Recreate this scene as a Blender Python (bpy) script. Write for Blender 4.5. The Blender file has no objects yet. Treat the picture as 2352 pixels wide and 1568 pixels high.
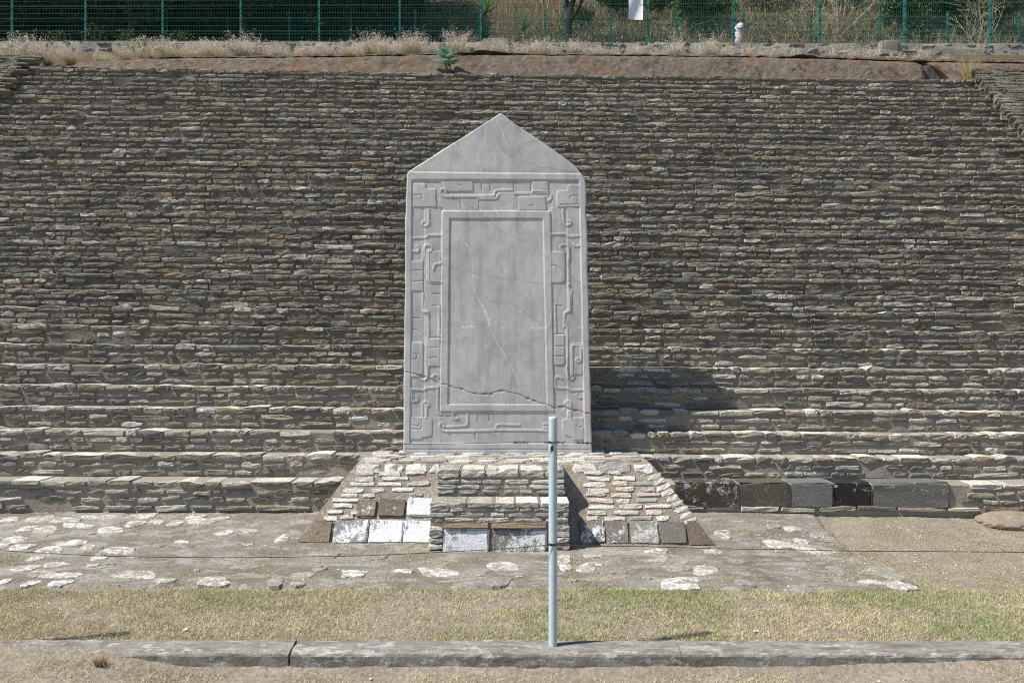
import bpy, bmesh, math, random
import numpy as np
from mathutils import Vector, Matrix

random.seed(7)
RNG = np.random.default_rng(7)
S = bpy.context.scene
COL = S.collection

# ------------------------------------------------------------------ camera, sky, sun, exposure
EYE = 1.86          # eye height above the foot of the wall
F = 1829.0          # focal length in the pixels of a 2352 px wide picture (28 mm lens)
cam_d = bpy.data.cameras.new('camera'); cam_d.lens = 28.0; cam_d.sensor_width = 36.0
cam_d.clip_start = 0.05; cam_d.clip_end = 400.0
cam = bpy.data.objects.new('camera', cam_d); COL.objects.link(cam)
cam.location = (0, 0, EYE); cam.rotation_euler = (math.radians(90), 0, 0)
S.camera = cam

SUN_TRAVEL = Vector((0.576, 0.175, -0.799)).normalized()
W = bpy.data.worlds.new('World'); S.world = W; W.use_nodes = True
wn = W.node_tree.nodes; wl = W.node_tree.links
for n in list(wn): wn.remove(n)
sky = wn.new('ShaderNodeTexSky'); sky.sky_type = 'NISHITA'; sky.sun_disc = False
sky.sun_elevation = math.asin(-SUN_TRAVEL.z)
sky.sun_rotation = math.atan2(-SUN_TRAVEL.x, -SUN_TRAVEL.y)
sky.altitude = 2100; sky.air_density = 1.0; sky.dust_density = 1.2
bg = wn.new('ShaderNodeBackground'); bg.inputs['Strength'].default_value = 0.10
wo = wn.new('ShaderNodeOutputWorld')
wl.new(sky.outputs[0], bg.inputs[0]); wl.new(bg.outputs[0], wo.inputs[0])
sun_d = bpy.data.lights.new('sun', 'SUN'); sun_d.energy = 5.0; sun_d.angle = math.radians(0.5)
sun_d.color = (1.0, 0.955, 0.88)
sun = bpy.data.objects.new('sun', sun_d); COL.objects.link(sun)
sun.location = (-20, -8, 40); sun.rotation_euler = SUN_TRAVEL.to_track_quat('-Z', 'Y').to_euler()
S.view_settings.view_transform = 'Standard'; S.view_settings.look = 'None'
S.view_settings.exposure = 0.42; S.view_settings.gamma = 1.0
try: S.view_settings.use_curve_mapping = False
except Exception: pass
S.cycles.use_denoising = False; S.cycles.filter_width = 1.1
S.cycles.max_bounces = 6; S.cycles.diffuse_bounces = 3

# ------------------------------------------------------------------ helpers
def PX(x, d): return (x - 1176.0) * d / F
def PZ(y, d): return EYE - (y - 784.0) * d / F
def lerp(a, b, t): return a + (b - a) * t
def sstep(a, b, x):
    t = np.clip((np.asarray(x, float) - a) / (b - a), 0, 1); return t * t * (3 - 2 * t)

_perm = np.random.default_rng(3).random((64, 64, 64))
def vnoise(x, y, z=0.0):
    """tri-linear value noise, -1..1, for shaping geometry"""
    x, y, z = np.broadcast_arrays(np.asarray(x, float), np.asarray(y, float), np.asarray(z, float))
    xi, yi, zi = np.floor(x).astype(int), np.floor(y).astype(int), np.floor(z).astype(int)
    fx, fy, fz = x - xi, y - yi, z - zi
    fx, fy, fz = [f * f * (3 - 2 * f) for f in (fx, fy, fz)]
    r = 0
    for dx in (0, 1):
        for dy in (0, 1):
            for dz in (0, 1):
                w = (fx if dx else 1 - fx) * (fy if dy else 1 - fy) * (fz if dz else 1 - fz)
                r = r + w * _perm[(xi + dx) % 64, (yi + dy) % 64, (zi + dz) % 64]
    return r * 2 - 1
def fbm(x, y, z=0.0, o=3):
    r, a = 0, 0.5
    for i in range(o):
        r = r + a * vnoise(np.asarray(x) * 2 ** i + 17 * i, np.asarray(y) * 2 ** i + 5 * i, np.asarray(z) * 2 ** i)
        a *= 0.5
    return r

def mesh_np(name, V, Fq, tint=None, smooth=False):
    """a mesh from a vertex array and a face array (n,3) or (n,4) or a list of such arrays"""
    me = bpy.data.meshes.new(name)
    V = np.ascontiguousarray(np.asarray(V, np.float32).reshape(-1, 3))
    fl = Fq if isinstance(Fq, list) else [Fq]
    fl = [np.asarray(f, np.int32) for f in fl if len(f)]
    loops = np.concatenate([f.ravel() for f in fl]); tot = np.concatenate([np.full(len(f), f.shape[1], np.int32) for f in fl])
    start = np.concatenate([[0], np.cumsum(tot)[:-1]]).astype(np.int32)
    me.vertices.add(len(V)); me.vertices.foreach_set('co', V.ravel())
    me.loops.add(len(loops)); me.loops.foreach_set('vertex_index', loops)
    me.polygons.add(len(tot)); me.polygons.foreach_set('loop_start', start); me.polygons.foreach_set('loop_total', tot)
    me.update(calc_edges=True)
    if tint is not None:
        t = np.asarray(tint, np.float32)
        if t.ndim == 1: t = np.tile(t, (len(V), 1))
        if t.shape[1] == 3: t = np.concatenate([t, np.ones((len(t), 1), np.float32)], 1)
        a = me.color_attributes.new('tint', 'FLOAT_COLOR', 'POINT'); a.data.foreach_set('color', np.ascontiguousarray(t).ravel())
    me.polygons.foreach_set('use_smooth', np.full(len(tot), smooth))
    me.validate()
    return me

def link(name, me, mat, parent=None, loc=None):
    o = bpy.data.objects.new(name, me); COL.objects.link(o)
    if mat is not None and len(me.materials) == 0: me.materials.append(mat)
    if parent is not None: o.parent = parent
    if loc is not None: o.location = loc
    return o
def tag(o, label=None, cat=None, group=None, kind=None):
    if label: o['label'] = label
    if cat: o['category'] = cat
    if group: o['group'] = group
    if kind: o['kind'] = kind
    return o
def empty(name, loc=(0, 0, 0)):
    o = bpy.data.objects.new(name, None); COL.objects.link(o); o.location = loc; o.empty_display_size = .1
    return o
def copy_tree(o, parent=None):
    c = o.copy(); COL.objects.link(c); c.parent = parent
    for ch in list(o.children): copy_tree(ch, c)
    return c

class MB:
    """collects simple shapes for one mesh"""
    def __init__(s): s.v = []; s.q = []; s.t = []; s.n = 0; s.c = []
    def add(s, V, q=None, t=None, col=None):
        V = np.asarray(V, float).reshape(-1, 3); s.v.append(V)
        if q is not None and len(q): s.q.append(np.asarray(q) + s.n)
        if t is not None and len(t): s.t.append(np.asarray(t) + s.n)
        s.c.append(np.tile(np.asarray(col if col is not None else (1, 1, 1), float), (len(V), 1))); s.n += len(V)
    def box(s, c, size, col=None):
        x, y, z = np.asarray(size) / 2.0
        V = np.array([[-x,-y,-z],[x,-y,-z],[x,y,-z],[-x,y,-z],[-x,-y,z],[x,-y,z],[x,y,z],[-x,y,z]]) + np.asarray(c)
        s.add(V, [[0,3,2,1],[4,5,6,7],[0,1,5,4],[1,2,6,5],[2,3,7,6],[3,0,4,7]], col=col)
    def tube(s, P, R, k=6, col=None, cap=True):
        P = np.asarray(P, float); R = np.broadcast_to(np.asarray(R, float), (len(P),))
        T = np.gradient(P, axis=0); T /= np.linalg.norm(T, axis=1)[:, None] + 1e-9
        ref = np.array([0, 0, 1.0]) if abs(T[0][2]) < .9 else np.array([1.0, 0, 0])
        V = []
        u = np.cross(T[0], ref); u /= np.linalg.norm(u)
        for i in range(len(P)):
            u = u - T[i] * np.dot(u, T[i]); u /= np.linalg.norm(u) + 1e-9
            w = np.cross(T[i], u); a = np.arange(k) * 2 * math.pi / k
            V.append(P[i] + R[i] * (np.cos(a)[:, None] * u + np.sin(a)[:, None] * w))
        V = np.concatenate(V); q = []
        for i in range(len(P) - 1):
            for j in range(k):
                a, b = i * k + j, i * k + (j + 1) % k
                q.append([a, b, b + k, a + k])
        t = []
        if cap:
            n = len(V); V = np.concatenate([V, [P[0], P[-1]]])
            for j in range(k):
                t.append([n, (j + 1) % k, j]); e = (len(P) - 1) * k; t.append([n + 1, e + j, e + (j + 1) % k])
        s.add(V, q, t, col)
    def mesh(s, name, smooth=False):
        fl = []
        if s.q: fl.append(np.concatenate(s.q))
        if s.t: fl.append(np.concatenate(s.t))
        return mesh_np(name, np.concatenate(s.v), fl, np.concatenate(s.c), smooth)

# ------------------------------------------------------------------ materials
def nodes(name, rough=0.9, spec=0.2):
    m = bpy.data.materials.new(name); m.use_nodes = True
    nt = m.node_tree; b = nt.nodes['Principled BSDF']
    b.inputs['Roughness'].default_value = rough; b.inputs['Specular IOR Level'].default_value = spec
    return m, nt, b
class NT:
    def __init__(s, nt): s.nt = nt; s.n = nt.nodes; s.l = nt.links; s.pos = None
    def coord(s, scale=(1, 1, 1), space='Object'):
        tc = s.n.new('ShaderNodeTexCoord') if space == 'Object' else s.n.new('ShaderNodeNewGeometry')
        mp = s.n.new('ShaderNodeMapping'); mp.inputs['Scale'].default_value = scale
        s.l.new(tc.outputs['Object' if space == 'Object' else 'Position'], mp.inputs[0]); return mp.outputs[0]
    def noise(s, sc, scale=(1, 1, 1), det=4, rough=.6, space='World', dist=0):
        t = s.n.new('ShaderNodeTexNoise'); t.inputs['Scale'].default_value = sc; t.inputs['Detail'].default_value = det
        t.inputs['Roughness'].default_value = rough; t.inputs['Distortion'].default_value = dist
        s.l.new(s.coord(scale, space), t.inputs['Vector']); return t.outputs['Fac']
    def voro(s, sc, scale=(1, 1, 1), feat='F1', space='World'):
        t = s.n.new('ShaderNodeTexVoronoi'); t.feature = feat; t.inputs['Scale'].default_value = sc
        s.l.new(s.coord(scale, space), t.inputs['Vector']); return t.outputs['Distance']
    def ramp(s, f, stops, interp='LINEAR'):
        r = s.n.new('ShaderNodeValToRGB'); r.color_ramp.interpolation = interp
        e = r.color_ramp.elements
        while len(e) < len(stops): e.new(.5)
        for i, (p, c) in enumerate(stops):
            e[i].position = p; e[i].color = (*c, 1) if not isinstance(c, (int, float)) else (c, c, c, 1)
        s.l.new(f, r.inputs[0]); return r.outputs[0]
    def attr(s, name='tint'):
        a = s.n.new('ShaderNodeAttribute'); a.attribute_name = name; return a
    def mix(s, f, a, b, mode='MIX'):
        m = s.n.new('ShaderNodeMix'); m.data_type = 'RGBA'; m.blend_type = mode
        for sock, v in ((m.inputs[0], f), (m.inputs[6], a), (m.inputs[7], b)):
            if isinstance(v, (int, float)): sock.default_value = v if sock.type == 'VALUE' else (v, v, v, 1)
            elif isinstance(v, tuple): sock.default_value = (*v, 1)[:4]
            else: s.l.new(v, sock)
        return m.outputs[2]
    def math(s, op, a, b=0.0):
        m = s.n.new('ShaderNodeMath'); m.operation = op
        for sock, v in ((m.inputs[0], a), (m.inputs[1], b)):
            if isinstance(v, (int, float)): sock.default_value = v
            else: s.l.new(v, sock)
        return m.outputs[0]
    def bump(s, h, bsdf, dist=.01, strength=1.0):
        b = s.n.new('ShaderNodeBump'); b.inputs['Distance'].default_value = dist; b.inputs['Strength'].default_value = strength
        s.l.new(h, b.inputs['Height']); s.l.new(b.outputs[0], bsdf.inputs['Normal'])

def zmask(g, z0, z1, lo, hi):
    """grows from lo at height z0 to hi at height z1, broken up by noise: crust and dirt of the old upper courses"""
    x = g.n.new('ShaderNodeSeparateXYZ'); g.l.new(g.coord((1, 1, 1), 'World'), x.inputs[0])
    v = g.math('ADD', x.outputs[2], g.math('MULTIPLY', g.math('SUBTRACT', g.noise(1.3, (1, 1, 1), 4, .6), .5), 2.4))
    mr = g.n.new('ShaderNodeMapRange'); g.l.new(v, mr.inputs[0]); mr.inputs[1].default_value = z0; mr.inputs[2].default_value = z1; mr.inputs[3].default_value = lo; mr.inputs[4].default_value = hi
    return mr.outputs[0]
def mat_stone(name, crust=(.075, .07, .06), crust_lo=.45, crust_hi=.62, bright=1.0, streak=(1, 1, 3.2), lichen=.0, bumpd=.012, fade=False):
    m, nt, b = nodes(name, .95, .12); g = NT(nt)
    tint = g.attr().outputs['Color']
    n1 = g.noise(16, streak, 5, .7); n2 = g.noise(55, streak, 3, .6); n3 = g.noise(5, (1, 1, 2), 3, .6)
    col = g.mix(1.0, tint, g.ramp(n2, [(.30, .38 * bright), (.50, .95 * bright), (.70, 1.65 * bright)]), 'MULTIPLY')
    mask = g.ramp(n1, [(crust_lo, 1.0), (crust_hi, 0.0)])
    mask = g.mix(1.0, mask, g.ramp(n3, [(.3, .25), (.65, 1.0)]), 'MULTIPLY')
    if fade: mask = g.mix(1.0, mask, zmask(g, .2, 2.2, .30, 1.0), 'MULTIPLY')
    col = g.mix(mask, col, crust)
    if lichen:
        col = g.mix(g.ramp(g.noise(38, (1, 1, 1.6), 4, .75), [(.60, 0.0), (.66, lichen)]), col, (.46, .43, .33))
    nt.links.new(col, b.inputs['Base Color'])
    hh = g.math('ADD', g.math('MULTIPLY', n1, .7), g.math('MULTIPLY', n2, .35))
    g.bump(hh, b, bumpd); return m

M_STONE = mat_stone('wall_stone', crust=(.080, .071, .056), crust_lo=.43, crust_hi=.57, lichen=.6, bumpd=.018, fade=True)
M_PALE = mat_stone('pale_limestone', crust=(.34, .31, .26), crust_lo=.28, crust_hi=.42, bumpd=.012)
M_NOSE = mat_stone('weathered_limestone', crust=(.16, .15, .13), crust_lo=.36, crust_hi=.52, lichen=.5, bumpd=.012)

def mat_mortar(name, a, b_, c=None, spk=None, bumpd=.01, low=None):
    m, nt, b = nodes(name, .97, .1); g = NT(nt)
    n1 = g.noise(3.2, (1, 1, 1.5), 5, .65); n2 = g.noise(30, (1, 1, 1.6), 4, .7)
    col = g.ramp(n1, [(.32, a), (.68, b_)])
    col = g.mix(1.0, col, g.ramp(n2, [(.25, .6), (.75, 1.4)]), 'MULTIPLY')
    if low: col = g.mix(zmask(g, .0, 2.4, .8, 0.0), col, low)
    if c: col = g.mix(g.ramp(g.noise(2.1, (1, 1, 1), 4, .6, dist=.6), [(.53, 0.0), (.66, .8)]), col, c)
    if spk: col = g.mix(g.ramp(g.voro(26), [(.14, 1.0), (.19, 0.0)]), col, spk)
    nt.links.new(col, b.inputs['Base Color']); g.bump(n2, b, bumpd); return m
M_MORTAR = mat_mortar('wall_mortar', (.080, .071, .056), (.205, .186, .154), bumpd=.014, low=(.36, .325, .27))
M_LIME = mat_mortar('platform_mortar', (.225, .192, .152), (.315, .28, .232), spk=(.55, .52, .46))
M_SOIL = mat_mortar('dry_soil', (.225, .185, .140), (.30, .258, .205), spk=(.38, .34, .28), bumpd=.015)
M_SLOPE = mat_mortar('brown_slope', (.10, .075, .045), (.17, .125, .08), bumpd=.05)

def mat_pave():
    m, nt, b = nodes('paving_mortar', .96, .1); g = NT(nt)
    n1 = g.noise(2.4, (1, 1, 1), 5, .65); n2 = g.noise(34, (1, 1.3, 1), 4, .75); n3 = g.noise(4.2, (.7, 1.5, 1), 6, .75, dist=.5)
    col = g.ramp(n1, [(.32, (.165, .142, .114)), (.66, (.27, .248, .212))])
    col = g.mix(g.ramp(g.noise(1.7, (.8, 1.2, 1), 4, .7, dist=.8), [(.54, 0.0), (.68, .55)]), col, (.17, .115, .07))
    col = g.mix(g.ramp(n3, [(.51, 0.0), (.57, .7)]), col, (.36, .345, .31))
    col = g.mix(1.0, col, g.ramp(n2, [(.25, .55), (.75, 1.45)]), 'MULTIPLY')
    nt.links.new(col, b.inputs['Base Color']); g.bump(g.math('ADD', n2, g.math('MULTIPLY', n3, 1.2)), b, .012); return m
def mat_plaster():
    m, nt, b = nodes('rusty_plaster', .95, .1); g = NT(nt)
    n1 = g.noise(1.6, (1, 1, .5), 5, .7); n2 = g.noise(9, (1, 1, 1), 5, .75); n3 = g.noise(2.3, (1, 1, .6), 4, .7, dist=.5)
    col = g.ramp(n1, [(.3, (.115, .086, .062)), (.6, (.15, .121, .094))])
    col = g.mix(g.ramp(n3, [(.50, 0.0), (.64, .7)]), col, (.185, .098, .045))
    col = g.mix(g.ramp(g.noise(4.5, (1, 1, .7), 5, .7, dist=.4), [(.36, .85), (.47, 0.0)]), col, (.055, .045, .034))
    col = g.mix(g.ramp(n2, [(.50, 0.0), (.60, .7)]), col, (.20, .18, .15))
    nt.links.new(col, b.inputs['Base Color']); g.bump(n2, b, .03); return m
M_PLASTER = mat_plaster(); M_PAVE = mat_pave()

def mat_block(name, base, spot, lo, hi, sc=9, bumpd=.012):
    m, nt, b = nodes(name, .93, .15); g = NT(nt)
    n = g.noise(42, (1, 1, 1), 4, .7); ns = g.noise(sc, (1, 1, 1), 6, .72, space='Object', dist=.3)
    col = g.mix(1.0, base, g.ramp(n, [(.25, .62), (.75, 1.35)]), 'MULTIPLY')
    fine = g.noise(70, (1, 1, 1), 3, .7)
    msk = g.ramp(g.math('ADD', ns, g.math('MULTIPLY', g.math('SUBTRACT', fine, .5), .45)), [(lo, 0.0), (hi, 1.0)])
    col = g.mix(msk, col, spot)
    nt.links.new(col, b.inputs['Base Color']); g.bump(n, b, bumpd); return m

def mat_marble():
    m, nt, b = nodes('carved_marble', .55, .35); g = NT(nt)
    n1 = g.noise(1.7, (1, 1, .8), 5, .6, space='Object', dist=.8); n2 = g.noise(60, (1, 1, 1), 4, .7, space='Object'); n3 = g.noise(6, (1, 1, 1), 4, .7, space='Object')
    col = g.ramp(n1, [(.28, (.385, .387, .382)), (.5, (.465, .457, .442)), (.72, (.53, .50, .47))])
    col = g.mix(1.0, col, g.ramp(n2, [(.25, .92), (.75, 1.07)]), 'MULTIPLY')
    streak = g.noise(7, (1, 1, .16), 5, .7, space='Object'); col = g.mix(1.0, col, g.ramp(streak, [(.34, .80), (.50, 1.0), (.7, 1.06)]), 'MULTIPLY')
    col = g.mix(1.0, col, g.ramp(n3, [(.3, .84), (.7, 1.08)]), 'MULTIPLY')
    a = g.attr('tint')
    sep = g.n.new('ShaderNodeSeparateColor'); g.l.new(a.outputs['Color'], sep.inputs[0])
    col = g.mix(sep.outputs[0], col, (.80, .69, .46))       # cream veins
    col = g.mix(sep.outputs[1], col, (.12, .105, .09))       # crack and dirt in the deepest lines
    col = g.mix(sep.outputs[2], col, (.70, .69, .66))        # fresh scratches
    nt.links.new(col, b.inputs['Base Color']); g.bump(g.math('ADD', g.math('MULTIPLY', n2, .5), n3), b, .0016); return m
M_MARBLE = mat_marble()

def mat_tint(name, rough=.8, spec=.2, var=.25, sc=30, translucent=0.0, metal=0.0):
    m, nt, b = nodes(name, rough, spec); g = NT(nt)
    col = g.mix(1.0, g.attr().outputs['Color'], g.ramp(g.noise(sc, (1, 1, 1), 3, .6), [(.25, 1 - var), (.75, 1 + var)]), 'MULTIPLY')
    nt.links.new(col, b.inputs['Base Color']); b.inputs['Metallic'].default_value = metal
    if translucent:
        t = nt.nodes.new('ShaderNodeBsdfTranslucent'); nt.links.new(col, t.inputs[0])
        mx = nt.nodes.new('ShaderNodeMixShader'); mx.inputs[0].default_value = translucent
        nt.links.new(b.outputs[0], mx.inputs[1]); nt.links.new(t.outputs[0], mx.inputs[2])
        nt.links.new(mx.outputs[0], nt.nodes['Material Output'].inputs[0])
    return m
M_LEAF = mat_tint('leaf', .6, .25, .25, 8, .25)
M_BLADE = mat_tint('grass_blade', .8, .15, .2, 6, .2)
M_BARK = mat_tint('bark', .95, .1, .35, 25)
M_CLOTH = mat_tint('cloth', .9, .1, .06, 40)
M_SKIN = mat_tint('skin', .6, .3, .06, 40)
M_WIRE = mat_tint('rusty_wire', .75, .3, .4, 60)
M_TURQ = mat_tint('turquoise_paint', .45, .4, .08, 6)
M_PAPER = mat_tint('paper', .8, .2, .05, 8)

def mat_pole():
    m, nt, b = nodes('pale_blue_paint', .45, .4); g = NT(nt)
    n = g.noise(28, (1, 1, .35), 4, .6, space='Object')
    col = g.mix(g.ramp(n, [(.3, 0.0), (.75, 1.0)]), (.40, .50, .53), (.48, .56, .575))
    a = g.attr('tint'); sep = g.n.new('ShaderNodeSeparateColor'); g.l.new(a.outputs['Color'], sep.inputs[0])
    rust = g.ramp(g.math('ADD', sep.outputs[0], g.math('MULTIPLY', g.math('SUBTRACT', g.noise(60, space='Object'), .5), .5)), [(.45, 0.0), (.55, 1.0)])
    col = g.mix(rust, col, (.085, .035, .02))
    nt.links.new(col, b.inputs['Base Color']); g.bump(n, b, .002); return m
M_POLE = mat_pole()

def mat_concrete():
    m, nt, b = nodes('old_concrete', .92, .15); g = NT(nt)
    n1 = g.noise(5, (1, 1, 1), 5, .7); n2 = g.noise(60, (1, 1, 1), 4, .7); n3 = g.noise(11, (.5, 1.6, 1.6), 5, .75)
    col = g.ramp(n1, [(.3, (.21, .195, .17)), (.68, (.31, .295, .265))])
    col = g.mix(1.0, col, g.ramp(n2, [(.25, .7), (.75, 1.28)]), 'MULTIPLY')
    col = g.mix(g.ramp(n3, [(.40, .8), (.53, 0.0)]), col, (.135, .120, .095))
    col = g.mix(g.ramp(g.noise(17, (.45, 1, 1), 4, .75), [(.56, 0.0), (.63, .8)]), col, (.46, .45, .43))
    nt.links.new(col, b.inputs['Base Color']); g.bump(n2, b, .006); return m
M_CONC = mat_concrete()

# ------------------------------------------------------------------ stones
def stone_template(nx=3, nz=2):
    xs = np.linspace(-.5, .5, nx + 1); zs = np.linspace(-.5, .5, nz + 1)
    idx = {}; V = []
    for j in range(nz + 1):
        for i in range(nx + 1):
            idx[i, j] = len(V); V.append((xs[i], 0.0, zs[j]))
    ring = [(i, 0) for i in range(nx)] + [(nx, j) for j in range(nz)] + [(i, nz) for i in range(nx, 0, -1)] + [(0, j) for j in range(nz, 0, -1)]
    nf = len(V); Q = []
    for j in range(nz):
        for i in range(nx): Q.append([idx[i, j], idx[i + 1, j], idx[i + 1, j + 1], idx[i, j + 1]])
    k = len(ring)
    for lvl in (1, 2):
        for (i, j) in ring: V.append((xs[i], float(lvl), zs[j]))
    for a in range(k):
        b = (a + 1) % k
        Q.append([idx[ring[b]], idx[ring[a]], nf + a, nf + b])
        Q.append([nf + b, nf + a, nf + k + a, nf + k + b])
    return np.array(V), np.array(Q), [idx[r] for r in ring], nf, k
T_V, T_Q, T_RING, T_NF, T_K = stone_template()

def stones(cx, cz, w, h, front, depth, rough=.16, seed=0, bev=.22):
    """arrays of stones in a local frame x right, y into the wall, z up: returns (N,V,3)"""
    rg = np.random.default_rng(seed)
    N = len(cx); V = np.tile(T_V, (N, 1, 1)).astype(float); P = np.zeros_like(V)
    w = np.asarray(w); h = np.asarray(h); depth = np.broadcast_to(depth, (N,)); front = np.broadcast_to(front, (N,))
    jx = np.zeros((N, V.shape[1])); jz = np.zeros_like(jx); jy = np.zeros_like(jx)
    ringj_x = rg.normal(0, 1, (N, T_K)); ringj_z = rg.normal(0, 1, (N, T_K))
    jx[:, T_RING] = ringj_x; jz[:, T_RING] = ringj_z
    jx[:, T_NF:T_NF + T_K] = ringj_x; jz[:, T_NF:T_NF + T_K] = ringj_z
    jx[:, T_NF + T_K:] = ringj_x * .6; jz[:, T_NF + T_K:] = ringj_z * .6
    jy[:, :T_NF] = rg.normal(0, 1, (N, T_NF))
    isr = np.zeros(V.shape[1], bool); isr[T_RING] = True
    b = bev * h
    X = V[:, :, 0] * w[:, None]; Z = V[:, :, 2] * h[:, None]
    corner = (np.abs(T_V[:, 0]) > .49) & (np.abs(T_V[:, 2]) > .49)
    shr = np.where(isr, 1.0, 0.0)
    X -= np.sign(X) * shr * (np.abs(T_V[:, 0]) > .49) * b[:, None] * .8
    Z -= np.sign(Z) * shr * (np.abs(T_V[:, 2]) > .49) * b[:, None] * .5
    X -= np.sign(X) * corner * b[:, None] * .7; Z -= np.sign(Z) * corner * b[:, None] * .5
    X += jx * rough * h[:, None] * .9; Z += jz * rough * h[:, None] * .75
    Y = np.where(T_V[:, 1] == 0, 0, 0.0) + np.zeros_like(X)
    Y[:, :T_NF] = jy[:, :T_NF] * rough * h[:, None] * .55
    Y[:, T_RING] += b[:, None] * .35
    Y[:, T_NF:T_NF + T_K] = b[:, None] * 1.1
    Y[:, T_NF + T_K:] = depth[:, None]
    tilt = rg.normal(0, .02, N)
    P[..., 0] = np.asarray(cx)[:, None] + X; P[..., 2] = np.asarray(cz)[:, None] + Z + X * tilt[:, None]
    P[..., 1] = -front[:, None] + Y
    return P
def stones_mesh(name, P, tints, origin=None, top=None):
    N, k = P.shape[:2]
    V = P.reshape(-1, 3) if origin is None else (P - np.asarray(origin)).reshape(-1, 3)
    Q = (T_Q[None] + (np.arange(N) * k)[:, None, None]).reshape(-1, 4)
    return mesh_np(name, V, Q, pale_tops(tints, k, top).reshape(-1, 3))
def pale_tops(tints, k, top):
    """per-vertex colours: the upper faces of step stones get a paler tint than their fronts"""
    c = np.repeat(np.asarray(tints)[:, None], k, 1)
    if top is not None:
        w = np.array([.64, .605, .53]) * np.random.default_rng(len(c)).uniform(.45, 1.15, (len(c), 1))  # paler colour for upper faces, varied from stone to stone
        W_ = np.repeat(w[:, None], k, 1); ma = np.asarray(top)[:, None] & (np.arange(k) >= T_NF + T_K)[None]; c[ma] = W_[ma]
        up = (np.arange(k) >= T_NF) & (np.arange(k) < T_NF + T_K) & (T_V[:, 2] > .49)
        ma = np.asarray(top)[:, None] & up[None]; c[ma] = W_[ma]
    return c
def stone_parts(name, P, tints, mat, parent, top=None):
    out = []; C = pale_tops(tints, P.shape[1], top)
    for i in range(len(P)):
        o = P[i].mean(0)
        me = mesh_np(name, P[i] - o, T_Q, C[i])
        out.append(link(name, me, mat, parent, o - np.array(parent.location)))
    return out

def wall_tints(N, rg, pale):
    """per-stone colour; pale (0..1 array): how likely a stone is one of the clean pale ones"""
    r = rg.random(N); t = np.zeros((N, 3))
    v = rg.uniform(.65, 1.45, N)[:, None]
    base = np.array([.255, .230, .190])
    t[:] = base * v
    wgrey = rg.random(N) < .3
    t[wgrey] = np.array([.225, .215, .186]) * v[wgrey]
    m = r < .26 + .25 * pale; t[m] = (np.array([.29, .262, .195]) * rg.uniform(.8, 1.25, N)[:, None])[m]
    m = r < .095 + .36 * pale; t[m] = (np.array([.46, .425, .34]) * rg.uniform(.8, 1.25, N)[:, None])[m]
    m = r < .024 + .16 * pale; t[m] = (np.array([.58, .55, .48]) * rg.uniform(.85, 1.1, N)[:, None])[m]
    m = (r > .945) & (r < .985); t[m] = (np.array([.33, .265, .175]) * rg.uniform(.8, 1.15, N)[:, None])[m]
    m = r > .985; t[m] = (np.array([.27, .20, .15]) * rg.uniform(.8, 1.15, N)[:, None])[m]
    return t

# ------------------------------------------------------------------ ground
def gz(x, y):
    """height of the ground in front of the wall"""
    x = np.asarray(x, float); y = np.asarray(y, float)
    z = np.interp(y, [-30, 4.6, 5.13, 5.16, 5.36, 6.6, 7.6, 8.75, 9.2], [-.60, -.31, -.275, -.21, -.200, -.190, -.172, -.02, -.02])
    fr = (y < 5.2)
    lift = .085 * (1 - sstep(-2.75, -2.0, x)) + .05 * sstep(1.6, 3.6, x)
    z = z + np.where(fr, lift, 0)
    z = z - np.where(y > 5.4, .012 * np.clip(x - 1.0, 0, 5) + .004 * x, 0) * sstep(6.0, 7.5, y)
    return z
def grid(name, xs, ys, zf, mat, tint=None, smooth=True, parent=None):
    X, Y = np.meshgrid(xs, ys); Z = zf(X, Y)
    nx, ny = len(xs), len(ys)
    i = np.arange(ny - 1)[:, None] * nx + np.arange(nx - 1)[None]
    Q = np.stack([i, i + 1, i + nx + 1, i + nx], -1).reshape(-1, 4)
    return link(name, mesh_np(name, np.stack([X, Y, Z], -1), Q, tint, smooth), mat, parent)
xs = np.concatenate([[-60, -30, -15, -9], np.arange(-7, 7.01, .05), [9, 15, 30, 60]])
ys = np.concatenate([[-30, -10, 0, 3], np.arange(4.4, 8.96, .05), [9.6, 12]])
g = grid('ground', xs, ys, lambda x, y: gz(x, y) + .012 * fbm(x * 2.5, y * 2.5) + .006 * vnoise(x * 14, y * 14), M_SOIL)
tag(g, 'dry trampled earth in front of the stepped stone wall', kind='structure')

# paving apron: a mortar sheet with ragged edges, flagstones set in it
def pave_mask(x, y):
    """> 0 inside the paved apron"""
    right = np.interp(y, [6.5, 7.4, 8.0, 8.8], [3.42, 3.35, 3.30, 3.33])
    n = .06 * fbm(x * 5, y * 5)
    return np.minimum(right - x, y - (6.58 + .03 * np.sin(x * 1.7))) + n
def pz(x, y): return gz(x, y) + .03 + .008 * fbm(x * 3, y * 3) + .003 * vnoise(x * 18, y * 18)
xs = np.arange(-6.6, 3.75, .035); ys = np.arange(6.45, 8.9, .035)
X, Y = np.meshgrid(xs, ys); mk = pave_mask(X, Y)
Z = pz(X, Y) - .05 * sstep(.035, -.03, mk)
nx, ny = len(xs), len(ys)
ii = np.arange(ny - 1)[:, None] * nx + np.arange(nx - 1)[None]
Q = np.stack([ii, ii + 1, ii + nx + 1, ii + nx], -1).reshape(-1, 4)
keep = (mk.ravel()[Q] > -.06).all(1)
paving = link('paving', mesh_np('paving', np.stack([X, Y, Z], -1), Q[keep], None, True), M_PAVE)
tag(paving, 'worn apron of pale flagstones set in brown mortar', kind='structure')

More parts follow.
